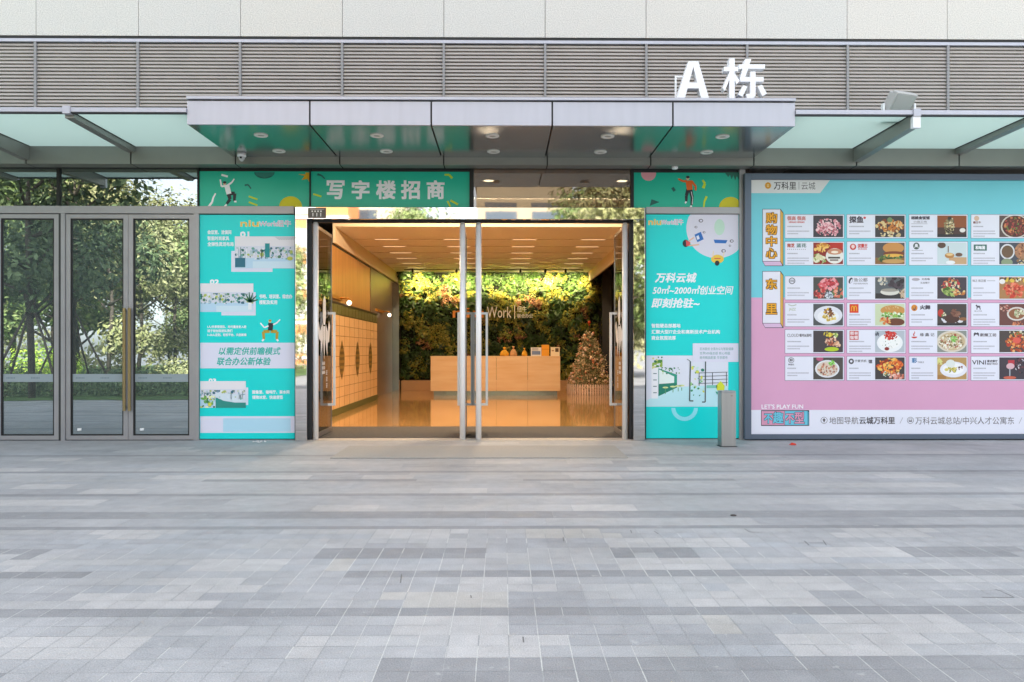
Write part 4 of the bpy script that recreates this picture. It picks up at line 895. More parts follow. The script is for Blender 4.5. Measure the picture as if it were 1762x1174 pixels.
for i, (ya, yb) in enumerate(cards_y):
    for j_, (xa, xb) in enumerate(cards_x):
        r = random.Random(i * 10 + j_)
        b = MB(); b.prect(LINE, xa, ya, xb, yb, L2(0)); b.prect(ink('e4e5f2'), xa + .6, ya + .6, xb - .6, yb - .6, L2(1))
        cd = b.build('menu_card', p)
        b = MB(); x0p, x1p, y0p, y1p = xa + 49, xb - 2.2, ya + 2.2, yb - 2.2
        bgc, ops = pics[(i, j_)]; wd, hg = x1p - x0p, y1p - y0p; clip = (x0p, y0p, x1p, y1p)
        b.prect(ink(bgc), x0p, y0p, x1p, y1p, L2(2)); k = 3
        for op in ops:
            if op[0] == 'e': b.pell(ink(op[5]), x0p + op[1] * wd, y0p + op[2] * hg, op[3] * wd, op[4] * hg, L2(k), 22, clip=clip)
            elif op[0] == 'r': b.prect(ink(op[5]), x0p + op[1] * wd, y0p + op[2] * hg, x0p + op[3] * wd, y0p + op[4] * hg, L2(k))
            else:
                for q in range(op[6] * 2):
                    a = r.uniform(0, 6.28); rr = math.sqrt(r.random()); s = op[7] * hg * r.uniform(.35, 1.05)
                    b.pell(ink(r.choice(op[5])), x0p + (op[1] + op[3] * rr * math.cos(a)) * wd, y0p + (op[2] + op[4] * rr * math.sin(a)) * hg, s, s * r.uniform(.35, .9), L2(k) - .000003 * q, 7, clip=clip, rot=r.uniform(0, 3))
            k += 1
        b.build('food_picture', cd)
        b = MB(); logo_card(b, (i, j_), xa, ya); b.build('card_logo', cd); b = MB()
        def dashes(y, n, hgt, m):
            b = MB(); x = xa + 4.5
            for q in range(n):
                ww = r.uniform(1.3, 1.7)
                b.prect(m, x, y - hgt / 2, x + ww, y + hgt / 2, L2(2)); x += ww + r.uniform(.35, .6)
            b.build('text_line', cd)
        dashes(ya + 21, r.randint(8, 14), 2.0, ink('a8a6b2'))
        nl = r.randint(2, 3)
        for q in range(nl): dashes(ya + 29 + q * 4.3, 19 if q < nl - 1 else r.randint(7, 16), 1.9, ink('b0aebb'))
b = MB(); b.ptext(WH, "LET'S PLAY FUN", 1310.5, 696, 1382, 703.5, L2(1), .02)
b.prect(INKB, 1309.5, 706, 1392.4, 733, L2(0)); b.prect(ink('d997b4'), 1310.5, 707.5, 1350, 731.5, L2(1)); b.prect(ink('6cc4dc'), 1350.6, 707.5, 1389.5, 731.5, L2(1)); b.ppoly(ink('4a9ab0'), [(1389.8, 707.5), (1391.6, 709), (1391.6, 732), (1389.8, 731.5)], L2(1))
for ch, a, c, m, e in (('不', 1315, 1329, '6cc4dc', 712), ('趣', 1330, 1348, '6cc4dc', 709), ('不', 1352, 1366, 'd997b4', 712), ('型', 1367, 1384, 'd997b4', 709)):
    b.ptext(INKB, ch, a - .7, e - .7, c + .7, 729.6, L2(2), .06); b.ptext(ink(m), ch, a, e, c, 729, L2(4), .03)
b.build('slogan_block', p)
b = MB(); FT = ink('6a6468')
def pin(cx):
    b.pell(FT, cx, 723.5, 5.8, 5.8, L2(0), 22); b.pell(ink('e6e7f4'), cx, 723.5, 5, 5, L2(1), 22)
pin(1418); b.ppoly(FT, [(1415.3, 722.5), (1418, 719.5), (1420.7, 722.5), (1418, 727.6)], L2(2)); b.build('map_symbol', p); b = MB(); pin(1566.5); b.prect(FT, 1563.6, 720.6, 1569.4, 726, L2(2)); b.prect(ink('e6e7f4'), 1564.4, 721.5, 1568.6, 723.6, L2(3))
b.build('bus_symbol', p); b = MB(); b.ptext(FT, '地图导航', 1427, 717.5, 1477, 730, L2(1)); b.ptext(ink('453f44'), '云城万科里', 1478.5, 717.5, 1540, 730, L2(1), .02); b.build('footer_text', p); b = MB(); b.pline(ink('a8a4ac'), [(1548.5, 729), (1553.5, 718.5)], .9, L2(1)); b.ptext(FT, '万科云城总站/中兴人才公寓东', 1575, 717.5, 1745, 730.5, L2(1)); b.pline(ink('a8a4ac'), [(1753.5, 729), (1758.5, 718.5)], .9, L2(1))
b.build('footer_text', p)

# ------------------------------------------------------------------ small things outside
BOX_Y = 1816 / (769.5 - 603) - CAM_D
x0, x1 = X(1241.5, BOX_Y), X(1266.5, BOX_Y); zt2 = Z(673, BOX_Y)
t = thing('bollard', 'square brushed steel bollard standing in front of the right poster', 'bollard', ((x0 + x1) / 2, BOX_Y, 0))
b = MB(); b.box(x0, x1, BOX_Y, BOX_Y + .2, 0.004, zt2 - .02, STEEL); b.build('post', t, bevel=.006)
b = MB(); b.box(x0 + .003, x1 - .003, BOX_Y + .003, BOX_Y + .197, zt2 - .0195, zt2, STEEL); b.build('cap', t, bevel=.006)
b = MB(); b.box(x0 - .02, x1 + .02, BOX_Y - .02, BOX_Y + .22, .0005, .0035, DARK); b.build('contact_shade_plate', t)  # dark plate round the foot, its colour doubling as contact shade
b = MB(); xm = X(1259, BOX_Y); b.box(xm - .014, xm + .014, BOX_Y - .003, BOX_Y + .001, zt2 - .075, zt2 - .06, mat('sensor mark', '8a7a74')); b.build('sensor', t)
dm = MB(); DMAT = mat('grey doormat', 'a9a49c', rough=.95, noise=(60, .12), bump=(150, .5))
ya, yb = 1816 / (768.5 - 603) - CAM_D, 1816 / (789 - 603) - CAM_D
dm.box(X(568, yb), X(1081, yb), yb, ya, .001, .014, DMAT); tag(dm.build('doormat', bevel=.004), 'wide beige grey doormat on the pavement before the open doors', 'doormat')
b = MB(); yr = 1816 / (767 - 603) - CAM_D; xr = X(1365.5, yr); b.face([(xr - .035, yr, .003), (xr + .03, yr - .03, .004), (xr + .04, yr + .02, .02), (xr - .01, yr + .04, .034)], ink('d8402c')); b.face([(xr - .035, yr, .003), (xr - .01, yr + .04, .034), (xr - .05, yr + .05, .004)], ink('c43020')); tag(b.build('paper_scrap'), 'small crumpled red paper scrap below the billboard', 'litter')
b = MB(); yr = 1816 / (888.5 - 603) - CAM_D; xr = X(1262, yr); b.ball((xr, yr, .004), .026, mat('dry leaf', '4f4a48', rough=.9), 6, .3); tag(b.build('dead_leaf'), 'dark dead leaf lying on a pale paving slab', 'leaf')
b = MB(); yr = 1816 / (760.5 - 603) - CAM_D
rn = random.Random(5)
for k in range(9): b.box(*(lambda x, y: (x, x + .03, y, y + .025, .001, .006 + .01 * rn.random()))(X(434 + rn.uniform(0, 20), yr), yr + rn.uniform(-.06, .06)), mat('plaster crumbs', 'dcdcda', rough=.9))
o = b.build('plaster_debris'); o['kind'] = 'stuff'

# ------------------------------------------------------------------ lobby
LX0, LX1, LYB = -3.5, 2.9, 14.9
HC, HF = 3.94, 4.25
YC = 16.9 - CAM_D      # front edge of the lowered ceiling
FLOOR = mat('polished stone floor', 'c0935c', rough=.10, spec=.9, noise=(1.4, .22, (1, .5, 1)), coat=.35)
MATS['polished stone floor'].node_tree.nodes['Principled BSDF'].inputs['Coat Roughness'].default_value = .04
b = MB(); b.box(-6.0, 4.6, .201, 15.4, -.05, .004, FLOOR); b.build('lobby_floor', kind='structure')
CEI = mat('ceiling plaster', 'ebe8e6', rough=.55); CREAM = mat('cream plaster', 'e4d2b4', rough=.6)
b = MB(); b.box(-3.55, 2.85, YC, 15.2, HC, HC + .05, CEI)
for k in range(6):
    zz = 18.75 + 1.29 * k - CAM_D
b.build('lobby_ceiling', kind='structure')
b = MB(); b.box(-3.55, 2.85, YC - .05, YC - .002, HC, HF, CREAM); b.box(-6, 4.6, .2, YC - .0501, HF, HF + .05, CEI); b.box(-6, -3.552, YC - .05, 15.2, HF, HF + .05, CEI); b.box(2.852, 4.6, YC - .05, 15.2, HF, HF + .05, CEI)
b.box(-3.6, -3.552, YC - .05, 15.2, 3.6, HF - .002, CREAM); b.box(2.852, 2.9, YC - .05, 15.2, 3.62, HF - .002, CREAM); b.build('ceiling_bulkhead', kind='structure')
WOODW = wood('amber wood veneer', 'd09a58', 'b98346', (.3, 3, .3)); BRN = mat('brown panel', '7b6552', rough=.35, noise=(.8, .1)); DBR = mat('dark brown wall', '3a2c24', rough=.4, noise=(1, .15))
b = MB(); b.box(-3.68, -3.602, .2, 9.75, 0, 3.55, WOODW); b.box(-3.68, -3.60, .2, 15.2, 3.551, 3.599, DARK); b.build('lobby_wall', kind='structure')  # dark strip at the wall top paints the shade of the gap
b = MB(); b.box(-3.68, -3.58, 9.76, 15.2, 0, 3.55, BRN); b.build('lobby_side_panel', kind='structure')
b = MB(); b.box(3.6, 3.7, .2, 15.2, 0, 4.24, DBR); b.box(2.92, 3.599, 9.0, 9.2, 3.5, 4.2, DBR); b.build('lobby_wall', kind='structure')
b = MB(); b.box(-3.68, 3.7, 15.21, 15.3, 0, 4.2, DBR); b.build('lobby_wall', kind='structure')
b = MB(); b.box(-3.6, -3.45, .14, .2, 0, 4.2, DBR); b.box(-3.45, fx(530), .145, .195, 0, 4.2, DBR); b.box(fx(1088), 3.7, .145, .195, 0, 4.2, DBR); b.box(fx(344), fx(815), .145, .195, 3.32, 4.2, DBR); b.build('lobby_wall', kind='structure')
for s, xx in ((0, 3.2),):
    b = MB(); b.box(xx, xx + .3, 13.9, 14.2, 0.005, 3.93, mat('dark mirror', (.1, .1, .1), rough=.1, metal=.6)); tag(b.build('column'), 'dark glossy column behind the Christmas tree', 'column')
b = MB(); b.box(-3.575, -3.36, 13.9, 14.1, .005, 3.5, mat('mirror column', (.45, .5, .48), rough=.08, metal=.95)); tag(b.build('column'), 'narrow mirrored column between brown panel and green plant wall', 'column')

# left tenant room behind the plain glass doors
ROOM = mat('dim room paint', '5d6468', rough=.9); RFL = mat('dim room floor', '6d7376', rough=.4)
b = MB(); b.box(-12.5, -4.75, .07, 7, -.05, .003, RFL); b.build('room_floor', kind='structure')
b = MB(); b.box(-12.5, -4.75, 7, 7.1, 0, 4.2, ROOM); b.box(-4.75, -4.65, .07, 7, 0, 4.2, ROOM); b.box(-12.6, -12.5, .07, 7, 0, 4.2, ROOM); b.box(-12.5, -4.75, .07, 7, 4.05, 4.1, ROOM); b.build('room_wall', kind='structure')
b = MB(); xp = fx(197); b.box(xp - .055, xp + .055, .02, .021, Z(620, 0), Z(574, 0), PAPER); tag(b.build('white_sheet'), 'flat white sheet inside the glass door left of the brass handles', 'notice')  # flat white sheet just behind the pane
b = MB(); xp = fx(243); b.box(xp - .05, xp + .05, .02, .021, Z(605, 0), Z(565, 0), PAPER); tag(b.build('white_sheet'), 'flat white sheet inside the glass door right of the brass handles', 'notice')

# carpet inside the doors
b = MB(); b.box(-3.3, 3.0, .22, 1816 / (735 - 603) - CAM_D, .0045, .012, mat('charcoal carpet', '55524f', rough=1, noise=(40, .2), bump=(200, .6))); tag(b.build('entrance_carpet'), 'charcoal entrance carpet on the lobby floor inside the doors', 'carpet')

# ceiling lights
WARM = (1, .76, .50)
STRIPL = glow('warm strip lamp', (1, .72, .42), .5)
def ceil_name(r, c): return 'warm ceiling strip light, %s row from the doors, %s from the left' % (('first', 'second', 'third', 'fourth', 'fifth', 'sixth')[r], ('first', 'second', 'third', 'fourth')[c])
lights = None
for r_ in range(6):
    for c_ in range(4):
        y = 18.75 + 1.29 * r_ - CAM_D; x = -2.74 + 1.62 * c_
        if lights is None:
            lights = thing('ceiling_light', ceil_name(0, 0), 'ceiling light', (x, y, HC), 'strip lights in the lobby ceiling')
            b = MB(); b.box(x - .27, x + .27, y - .011, y + .011, HC - .008, HC - .003, STRIPL); b.build('diffuser', lights)
            b = MB(); b.box(x - .29, x + .29, y - .045, y - .031, HC - .009, HC - .0005, CEI); b.box(x - .29, x + .29, y + .031, y + .045, HC - .009, HC - .0005, CEI); b.build('trim', lights)
            l = bpy.data.lights.new('lamp', 'SPOT'); l.energy = 7.5; l.spot_size = R(165); l.spot_blend = 1; l.color = WARM; l.shadow_soft_size = .02
            o = bpy.data.objects.new('lamp', l); C.objects.link(o); o.parent = lights; o.location = (0, 0, -.03)
        else: dup(lights, (x, y, HC), ceil_name(r_, c_))
b = MB()
for r_ in range(6):
    y = 18.75 + 1.29 * r_ - CAM_D
    xs = [-3.5] + [v for c_ in range(4) for v in (-2.74 + 1.62 * c_ - .3, -2.74 + 1.62 * c_ + .3)] + [2.8]
    for q in range(0, len(xs), 2): b.box(xs[q], xs[q + 1], y - .025, y + .025, HC - .004, HC - .0006, mat('slot plaster', 'b0a89e', rough=.6))
b.build('ceiling_slot', kind='structure')
# cove lamps: front strip aimed at the bulkhead face and long side coves
def area(name, parent, loc, rot, sx, sy, e, col=WARM, spread=180):
    l = bpy.data.lights.new(name, 'AREA'); l.shape = 'RECTANGLE'; l.size = sx; l.size_y = sy; l.energy = e; l.color = col; l.spread = R(spread)
    o = bpy.data.objects.new(name, l); C.objects.link(o); o.rotation_euler = rot; o.parent = parent; o.location = Vector(loc) - org(parent)
def cove(lbl, x0, x1, y0, y1, z, rot, sx, sy, e):
    t = thing('cove_light', lbl, 'cove light', ((x0 + x1) / 2, (y0 + y1) / 2, z), 'cove lights of the lobby')
    b = MB(); b.box(x0, x1, y0, y1, z, z + .03, CEI); b.build('housing', t)
    area('lamp', t, ((x0 + x1) / 2, (y0 + y1) / 2, z - .01), rot, sx, sy, e)
cove('warm cove light above the entrance facing the ceiling step', -3.2, 2.6, 3.3, 3.36, 4.21, (R(55), 0, 0), 5.6, .05, 70)
dl = None
for k in range(3):
    x = -2.55 + 2.3 * k; lb = 'recessed round downlight just inside the entrance, %s from the left' % ('first', 'second', 'third')[k]
    if dl is None:
        dl = thing('lobby_downlight', lb, 'downlight', (x, 1.9, HF), 'downlights inside the entrance')
        b = MB(); b.lathe(x, 1.9, [(.11, HF - .001), (.112, HF - .01), (.095, HF - .012), (.09, HF - .004)], RIM, 20); b.build('rim', dl)
        b = MB(); b.lathe(x, 1.9, [(.09, HF - .005), (.001, HF - .0045)], glow('downlight lamp', (1, .8, .55), 5), 20); b.build('lens', dl)
        l = bpy.data.lights.new('lamp', 'SPOT'); l.energy = 130; l.spot_size = R(150); l.spot_blend = 1; l.color = WARM; l.shadow_soft_size = .09
        o = bpy.data.objects.new('lamp', l); C.objects.link(o); o.parent = dl; o.location = (0, 0, -.03)
    else: dup(dl, (x, 1.9, HF), lb)
t = thing('grow_light', 'long slim grow light bar under the ceiling in front of the plant wall', 'grow light', (-.2, 13.95, HC))
b = MB(); b.box(-3.2, 2.6, 13.93, 13.97, HC - .03, HC - .001, BLACK); b.build('housing', t)
area('lamp', t, (-.2, 13.96, HC - .035), (R(64), 0, 0), 5.8, .04, 85, (1, .80, .42), 62)
# plant wall spotlights
sp0 = None
for k in range(5):
    x = (-2.9, -1.5, .55, 1.35, 2.0)[k]
    lbl = 'small black spotlight above the plant wall, %s from the left' % ('first', 'second', 'third', 'fourth', 'fifth')[k]
    if sp0 is None:
        sp0 = thing('spotlight', lbl, 'spotlight', (x, 13.7, HC), 'spotlights over the plant wall')
        Ms = Matrix.Translation((x, 13.7, HC - .07)) @ Matrix.Rotation(R(28), 4, 'X')
        b = MB(); b.lathe(0, 0, [(.001, .05), (.035, .05), (.04, -.05), (.034, -.05), (.03, -.03), (.001, -.03)], BLACK, 14, Ms); b.build('housing', sp0)
        b = MB(); b.tube([(x, 13.7, HC - .001), (x, 13.7, HC - .05)], .01, BLACK, 8); b.build('stem', sp0)
        l = bpy.data.lights.new('lamp', 'SPOT'); l.energy = 60; l.spot_size = R(85); l.spot_blend = 1; l.color = (1, .78, .42); l.shadow_soft_size = .04
        o = bpy.data.objects.new('lamp', l); C.objects.link(o); o.parent = sp0; o.location = (0, .12, -.1); o.rotation_euler = (R(66), 0, 0)
    else: dup(sp0, (x, 13.7, HC), lbl)

# plant wall
LEAFM = [mat('leaf dark', '3a5a22', rough=.5, island=['16260d', '2a4418', '3c5820', '1f3312']), mat('leaf lime', '7d9a30', rough=.45, island=['4f641e', '7d7e2a', '9c8a36', '5f6c24']), mat('leaf russet', '8a5a3a', rough=.5, island=['6b3a2a', '9a6a48', 'a88a58'])]
def leafquad(b, p, n_, s, m, r):
    n_ = n_.normalized(); u = n_.orthogonal().normalized(); a = r.uniform(0, 6.28)
    v = n_.cross(u); d = u * math.cos(a) + v * math.sin(a); e = n_.cross(d)
    p = Vector(p)
    b.face([p - d * s, p + e * s * .42 + n_ * s * .1, p + d * s, p - e * s * .42 + n_ * s * .1], m)
pw = thing('plant_wall', 'tall green plant wall behind the reception desk lit warm from above', 'plant wall', (-.3, 14.8, 0))
b = MB(); r = random.Random(2)
KIND = {0: (LEAFM[0], .03, .07, 26, .15), 1: (LEAFM[1], .022, .05, 34, .13), 2: (LEAFM[1], .05, .10, 14, .17), 3: (LEAFM[2], .03, .06, 22, .13), 4: (LEAFM[0], .07, .13, 10, .2)}
for k in range(1050):
    x, z = r.uniform(-3.4, 3.15), r.uniform(.42, 3.9)
    nz = mnoise.noise(Vector((x * .9, z * .9, 3))); n2 = mnoise.noise(Vector((x * 1.6, z * 1.6, 9))); n3 = mnoise.noise(Vector((x * 1.3, z * 1.5, 30)))
    kind = 3 if n3 > .38 else (1 if n2 > .12 else (2 if n2 > -.08 and nz > 0 else (4 if nz > .15 else 0)))
    if r.random() < .22: kind = r.choice((0, 0, 1, 2, 4))
    m, s0, s1, n, rad = KIND[kind]
    y0 = 14.80 - .16 * nz - .08 * n2 - r.uniform(0, .14); root = Vector((x, y0 + .06, z))
    for q in range(n):
        d = Vector((r.gauss(0, 1), -abs(r.gauss(0, .7)), r.gauss(0, 1) - .25)).normalized() * rad * r.uniform(.35, 1.1)
        leafquad(b, root + d, Vector((d.x, -rad * .9, d.z + rad * r.uniform(-.2, .9))), r.uniform(s0, s1), m, r)
for k in range(5200):
    x, z = r.uniform(-3.4, 3.15), r.uniform(.4, 3.93)
    leafquad(b, (x, 14.86 + r.uniform(-.03, .05), z), Vector((r.uniform(-.8, .8), -1, r.uniform(-.4, .9))), r.uniform(.03, .07), LEAFM[0], r)
o = b.build('foliage', pw); o['kind'] = 'stuff'
b = MB(); b.box(-3.45, 3.18, 15.0, 15.1, .3, 3.93, mat('planting felt', '16190f', rough=1)); b.build('backing', pw)
b = MB(); b.box(-3.35, 3.18, 14.38, 14.44, .005, .33, mat('planter board', 'c49a72', rough=.5, noise=(2, .06))); b.box(-3.35, 3.18, 14.441, 15, .3, .33, MATS['planter board']); b.build('planter_box', pw)
SIGN = mat('sign letter white', 'f4f1ea', rough=.4)
ws = thing('wall_sign', 'white slim lettering sign fixed on the green plant wall', 'sign', (-.3, 14.45, 1.9))
YS = 14.46
b = MB(); b.text(mat('sign letter orange', 'e08a2a', rough=.4), 'niu', X(779, YS), X(832, YS), Z(547, YS), Z(530, YS), YS, .0, 0, .03)
b.text(SIGN, 'Work', X(838, YS), X(880, YS), Z(547, YS), Z(528, YS), YS, .0, 0, .03); xx = X(885, YS); b.box(xx, xx + .022, YS, YS + .03, Z(549, YS), Z(525, YS), SIGN)
b.text(SIGN, '纽牛', X(890, YS), X(906, YS), Z(537, YS), Z(527, YS), YS, .03, 0, .03); b.text(SIGN, '联合办公', X(890, YS), X(917, YS), Z(547.5, YS), Z(540, YS), YS, .03, 0, .03); b.build('lettering', ws)
b = MB()
for xx in (X(775, YS), X(850, YS), X(900, YS)): b.box(xx - .008, xx + .008, YS + .031, 14.98, Z(538, YS) - .008, Z(538, YS) + .008, SIGN)
b.build('bracket', ws)

# reception desk
DW = wood('desk veneer', 'ecd0aa', 'dfba8c', (.35, 3, 3.2)); DY = 23.2 - CAM_D
dx0, dx1 = X(741, DY), X(964, DY); dz1 = Z(613, DY); dz0 = .14
t = thing('reception_desk', 'long light wood reception desk before the green plant wall', 'desk', ((dx0 + dx1) / 2, DY, 0))
sp = [dx0, X(854, DY), X(908, DY), dx1]
b = MB()
for k in range(3): b.box(sp[k] + (.004 if k else 0), sp[k + 1] - .004 * (k < 2), DY, DY + .03, dz0, dz1 - .04, DW)
b.box(dx0, dx0 + .03, DY + .031, DY + .75, dz0, dz1 - .04, DW); b.box(dx1 - .03, dx1, DY + .031, DY + .75, dz0, dz1 - .04, DW); b.build('front_panel', t)
b = MB(); b.box(dx0 - .003, dx1 + .003, DY - .003, DY + .76, dz1 - .039, dz1, DW); b.build('counter_top', t)
b = MB(); b.box(dx0 + .08, dx1 - .08, DY + .1, DY + .7, .005, dz0 - .001, mat('steel kick', '8f9690', rough=.25, metal=.7)); b.build('kick_plate', t)
dt = dz1
OCHM = mat('yellow card', 'e8a11c', rough=.5); KR = mat('kraft fabric', 'c99a6a', rough=.9, noise=(20, .15)); KRY = mat('ochre fabric', 'd9a02c', rough=.9, noise=(20, .15))
yv = DY + .2
def pouch(px, m, w_, h_, lb):
    x = X(px, yv); t = thing('gift_pouch', lb, 'gift pouch', (x, yv, dt), 'cloth pouches on the desk')
    b = MB(); b.lathe(x, yv, [(.001, dt + .001), (w_ * .9, dt + .002), (w_, dt + h_ * .22), (w_ * .75, dt + h_ * .5), (w_ * .28, dt + h_ * .7), (w_ * .14, dt + h_ * .74)], m, 14); b.build('bag', t)
    b = MB()
    for s in (-1, 0, 1): b.tube([(x, yv, dt + h_ * .72), (x + s * w_ * .22, yv, dt + h_)], [w_ * .12, w_ * .16], m, 6)
    b.tube([(x - w_ * .17, yv - .01, dt + h_ * .73), (x + w_ * .17, yv - .01, dt + h_ * .73)], .012, mat('red cord', 'a8442c'), 6); b.build('gathered_neck', t)
pouch(868, KRY, .14, .26, 'yellow cloth pouch on the desk, leftmost of the three pouches'); pouch(883.5, KR, .11, .29, 'tan cloth pouch standing between two pouches on the desk'); pouch(902.5, KRY, .085, .24, 'small ochre cloth pouch beside the blue printed card')
def cardstand(p0, p1, p_top, m, lb, kind):
    x0, x1 = X(p0, yv), X(p1, yv); zt3 = Z(p_top, yv)
    t = thing('card_stand' if kind else 'carton', lb, 'card stand' if kind else 'box', ((x0 + x1) / 2, yv, dt))
    b = MB(); b.box(x0, x1, yv, yv + (.03 if kind else .12), dt + .002, zt3, m); b.build('panel' if kind else 'box_body', t)
    b = MB()
    if kind == 1:
        b.box(x0 + .03, x1 - .03, yv - .002, yv - .0005, dt + .04, dt + .15, ink('6f86b4'))
        for q in range(3): b.box(x0 + .04, x1 - .09, yv - .002, yv - .0005, zt3 - .03 - q * .028, zt3 - .018 - q * .028, ink('7a7f94'))
    elif kind == 2: b.box(x1 - .13, x1 - .03, yv - .002, yv - .0005, zt3 - .14, zt3 - .03, ink('5d4a36')); b.box(x0 + .03, x0 + .1, yv - .002, yv - .0005, zt3 - .12, zt3 - .09, ink('b08a60'))
    else: b.box(x0, x1, yv - .002, yv - .0005, zt3 - .135, zt3 - .125, ink('b87812'))
    b.build('printed_face', t)
cardstand(913.5, 931.5, 598, PAPER, 'white card stand with blue print on the desk', 1); cardstand(932, 945, 593.5, OCHM, 'bright yellow carton between two card stands on the desk', 0); cardstand(947.5, 963, 597.5, mat('cream card', 'efe2c4', rough=.6), 'cream card stand with dark square at the desk end', 2)

# Christmas tree with picket fence
TX, TY = X(1014, 12.6), 12.6
t = thing('christmas_tree', 'decorated Christmas tree with copper and gold baubles behind a picket fence', 'christmas tree', (TX, TY, 0))
NEED = mat('fir needles', '7d8058', rough=.6, island=['4f5a34', '8a8c5c', 'a8a47c', '6b6e48']); GLD = mat('bauble gold', 'f0d0a0', rough=.25, metal=.3); COP = mat('bauble copper', 'e09a78', rough=.25, metal=.3); PNK = mat('bauble blush', 'f6dccc', rough=.3, metal=.1); TIN = mat('light_tinsel', 'e4c89a', rough=.4, metal=.1, island=['e0b888', 'f4e0b8', 'd8a080'])  # pale tinsel colours paint light onto the bough tips
b = MB(); r = random.Random(4); TH = 2.18
for k in range(230):
    u = 1 - math.sqrt(1 - (k + .5) / 230 * .985); u = 1 - (1 - u); zb0 = .34 + u * (TH - .42); a = k * 2.39996 + r.uniform(-.3, .3)
    ln = (.66 * (1 - u) ** .95 + .05) * r.uniform(.78, 1.12); dirv = Vector((math.cos(a), math.sin(a), -.28 + .5 * u))
    for q in range(30):
        f_ = r.random() ** .6; wd_ = .02 + .07 * (1 - u) * (1 - f_ * .4)
        p_ = Vector((TX, TY, zb0)) + dirv * ln * f_ + Vector((r.gauss(0, wd_), r.gauss(0, wd_), r.gauss(0, wd_ * .6)))
        leafquad(b, p_, Vector((r.uniform(-1, 1), -.7 + r.uniform(-.7, .5), r.uniform(-.4, 1))), r.uniform(.016, .04), TIN if (f_ > .72 and r.random() < .6) else NEED, r)
o = b.build('foliage', t); o['kind'] = 'stuff'
b = MB(); b.tube([(TX, TY, .005), (TX, TY, TH - .1)], [.05, .012], mat('tree stem', '3d2c1c', rough=.9), 8); b.build('trunk', t)
protos = []
for k in range(90):
    u = 1 - math.sqrt(r.random()); a = r.uniform(0, 6.28); z = .34 + u * (TH - .4); rad = .62 * (1 - u) ** .92 + .03
    if math.sin(a) > .35: a = -a
    if k < 3:
        b = MB(); b.ball((0, 0, 0), .034, (GLD, COP, PNK)[k], 8); o = b.build('bauble'); o.parent = t; protos.append(o)
    else: o = protos[k % 3].copy(); C.objects.link(o); o.parent = t
    o.location = (rad * math.cos(a), rad * math.sin(a), z); o.scale = (r.uniform(.7, 1.25),) * 3
b = MB(); b.ball((TX, TY, TH), .055, mat('red topper', 'c9502c', rough=.4, metal=.3), 8); b.tube([(TX, TY, TH - .1), (TX, TY, TH - .04)], .02, MATS['red topper'], 8); b.build('topper', t)
t = thing('picket_fence', 'small round pale picket fence around the Christmas tree', 'fence', (TX, TY, 0))
PF = mat('blush picket paint', 'fae0d0', rough=.5)
b = MB(); n = 54
for k in range(n):
    a = 2 * math.pi * k / n; M = Matrix.Translation((TX + .68 * math.cos(a), TY + .68 * math.sin(a), 0)) @ Matrix.Rotation(a, 4, 'Z')
    b.box(-.008, .008, -.022, .022, .006, .28, PF, M); b.face([tuple(M @ Vector(q)) for q in ((-.008, -.022, .281), (-.008, .022, .281), (-.008, 0, .315))], PF)
b.build('pickets', t)
b = MB()
for z in (.07, .22): b.tube([(TX + .665 * math.cos(2 * math.pi * k / 40), TY + .665 * math.sin(2 * math.pi * k / 40), z) for k in range(41)], .008, PF, 6, False)
b.build('rail', t)

# parcel locker along the left wall
LK = wood('locker veneer', 'e8c390', 'dcb27a', (2, .4, .4)); GBAND = mat('olive tile band', '4d5030', rough=.35); SEAM = mat('locker seam', '8a6232', rough=.6)
lx = -3.4; ly0, ly1 = .9, 9.72; lz1 = 2.3
t = thing('parcel_locker', 'long tan locker bank with grid doors and leaf ornaments along the lobby wall', 'locker', (lx - .1, (ly0 + ly1) / 2, 0))
b = MB(); b.box(-3.598, lx, ly0, ly1, .14, 2.05, LK); b.build('cabinet', t)
b = MB(); b.box(-3.598, lx + .012, ly0, ly1 + .02, .006, .139, mat('green base', '4f5a2a', rough=.4)); b.build('base_strip', t)
b = MB(); b.box(-3.598, lx + .003, ly0, ly1, 2.051, lz1 - .02, GBAND); b.box(-3.599, lx + .02, ly0, ly1 + .02, lz1 - .019, lz1 + .015, mat('dark top', '3a2f22'))
yy = ly0 + .04
while yy < ly1 - .3: b.box(lx + .0031, lx + .006, yy, yy + .36, 2.075, 2.255, mat('band tile', '6b6a3c', rough=.3)); yy += .4
b.build('top_band', t)
b = MB()
for k in range(1, 9): b.box(lx + .0005, lx + .0035, ly0, ly1, .14 + k * .212 - .004, .14 + k * .212 + .004, SEAM)
yy = ly0 + .55
while yy < ly1: b.box(lx + .0005, lx + .003, yy - .003, yy + .003, .14, 2.05, SEAM); yy += .55
b.build('door_seams', t)
b = MB()
for yy in (5.0, 6.8, 8.6, 3.2, 1.6):
    b = MB()
    for s in range(14):
        f0, f1 = -1 + 2 * s / 14, -1 + 2 * (s + 1) / 14
        hh = lambda f: .26 * (1 - f * f) 
        z0, z1 = 1.12 + f0 * .42, 1.12 + f1 * .42
        b.face([(lx + .006, yy - hh(f0), z0), (lx + .006, yy + hh(f0), z0), (lx + .006, yy + hh(f1), z1), (lx + .006, yy - hh(f1), z1)], mat('ornament bronze', '5d4a1f', rough=.4) if s % 2 else mat('ornament gold', '8a7030', rough=.4))
    b.build('leaf_ornament', t)
GLOBE = glow('globe lamp', (1, .86, .68), .7); BRASS = mat('brass tube', 'c98a3a', rough=.35, metal=.7)
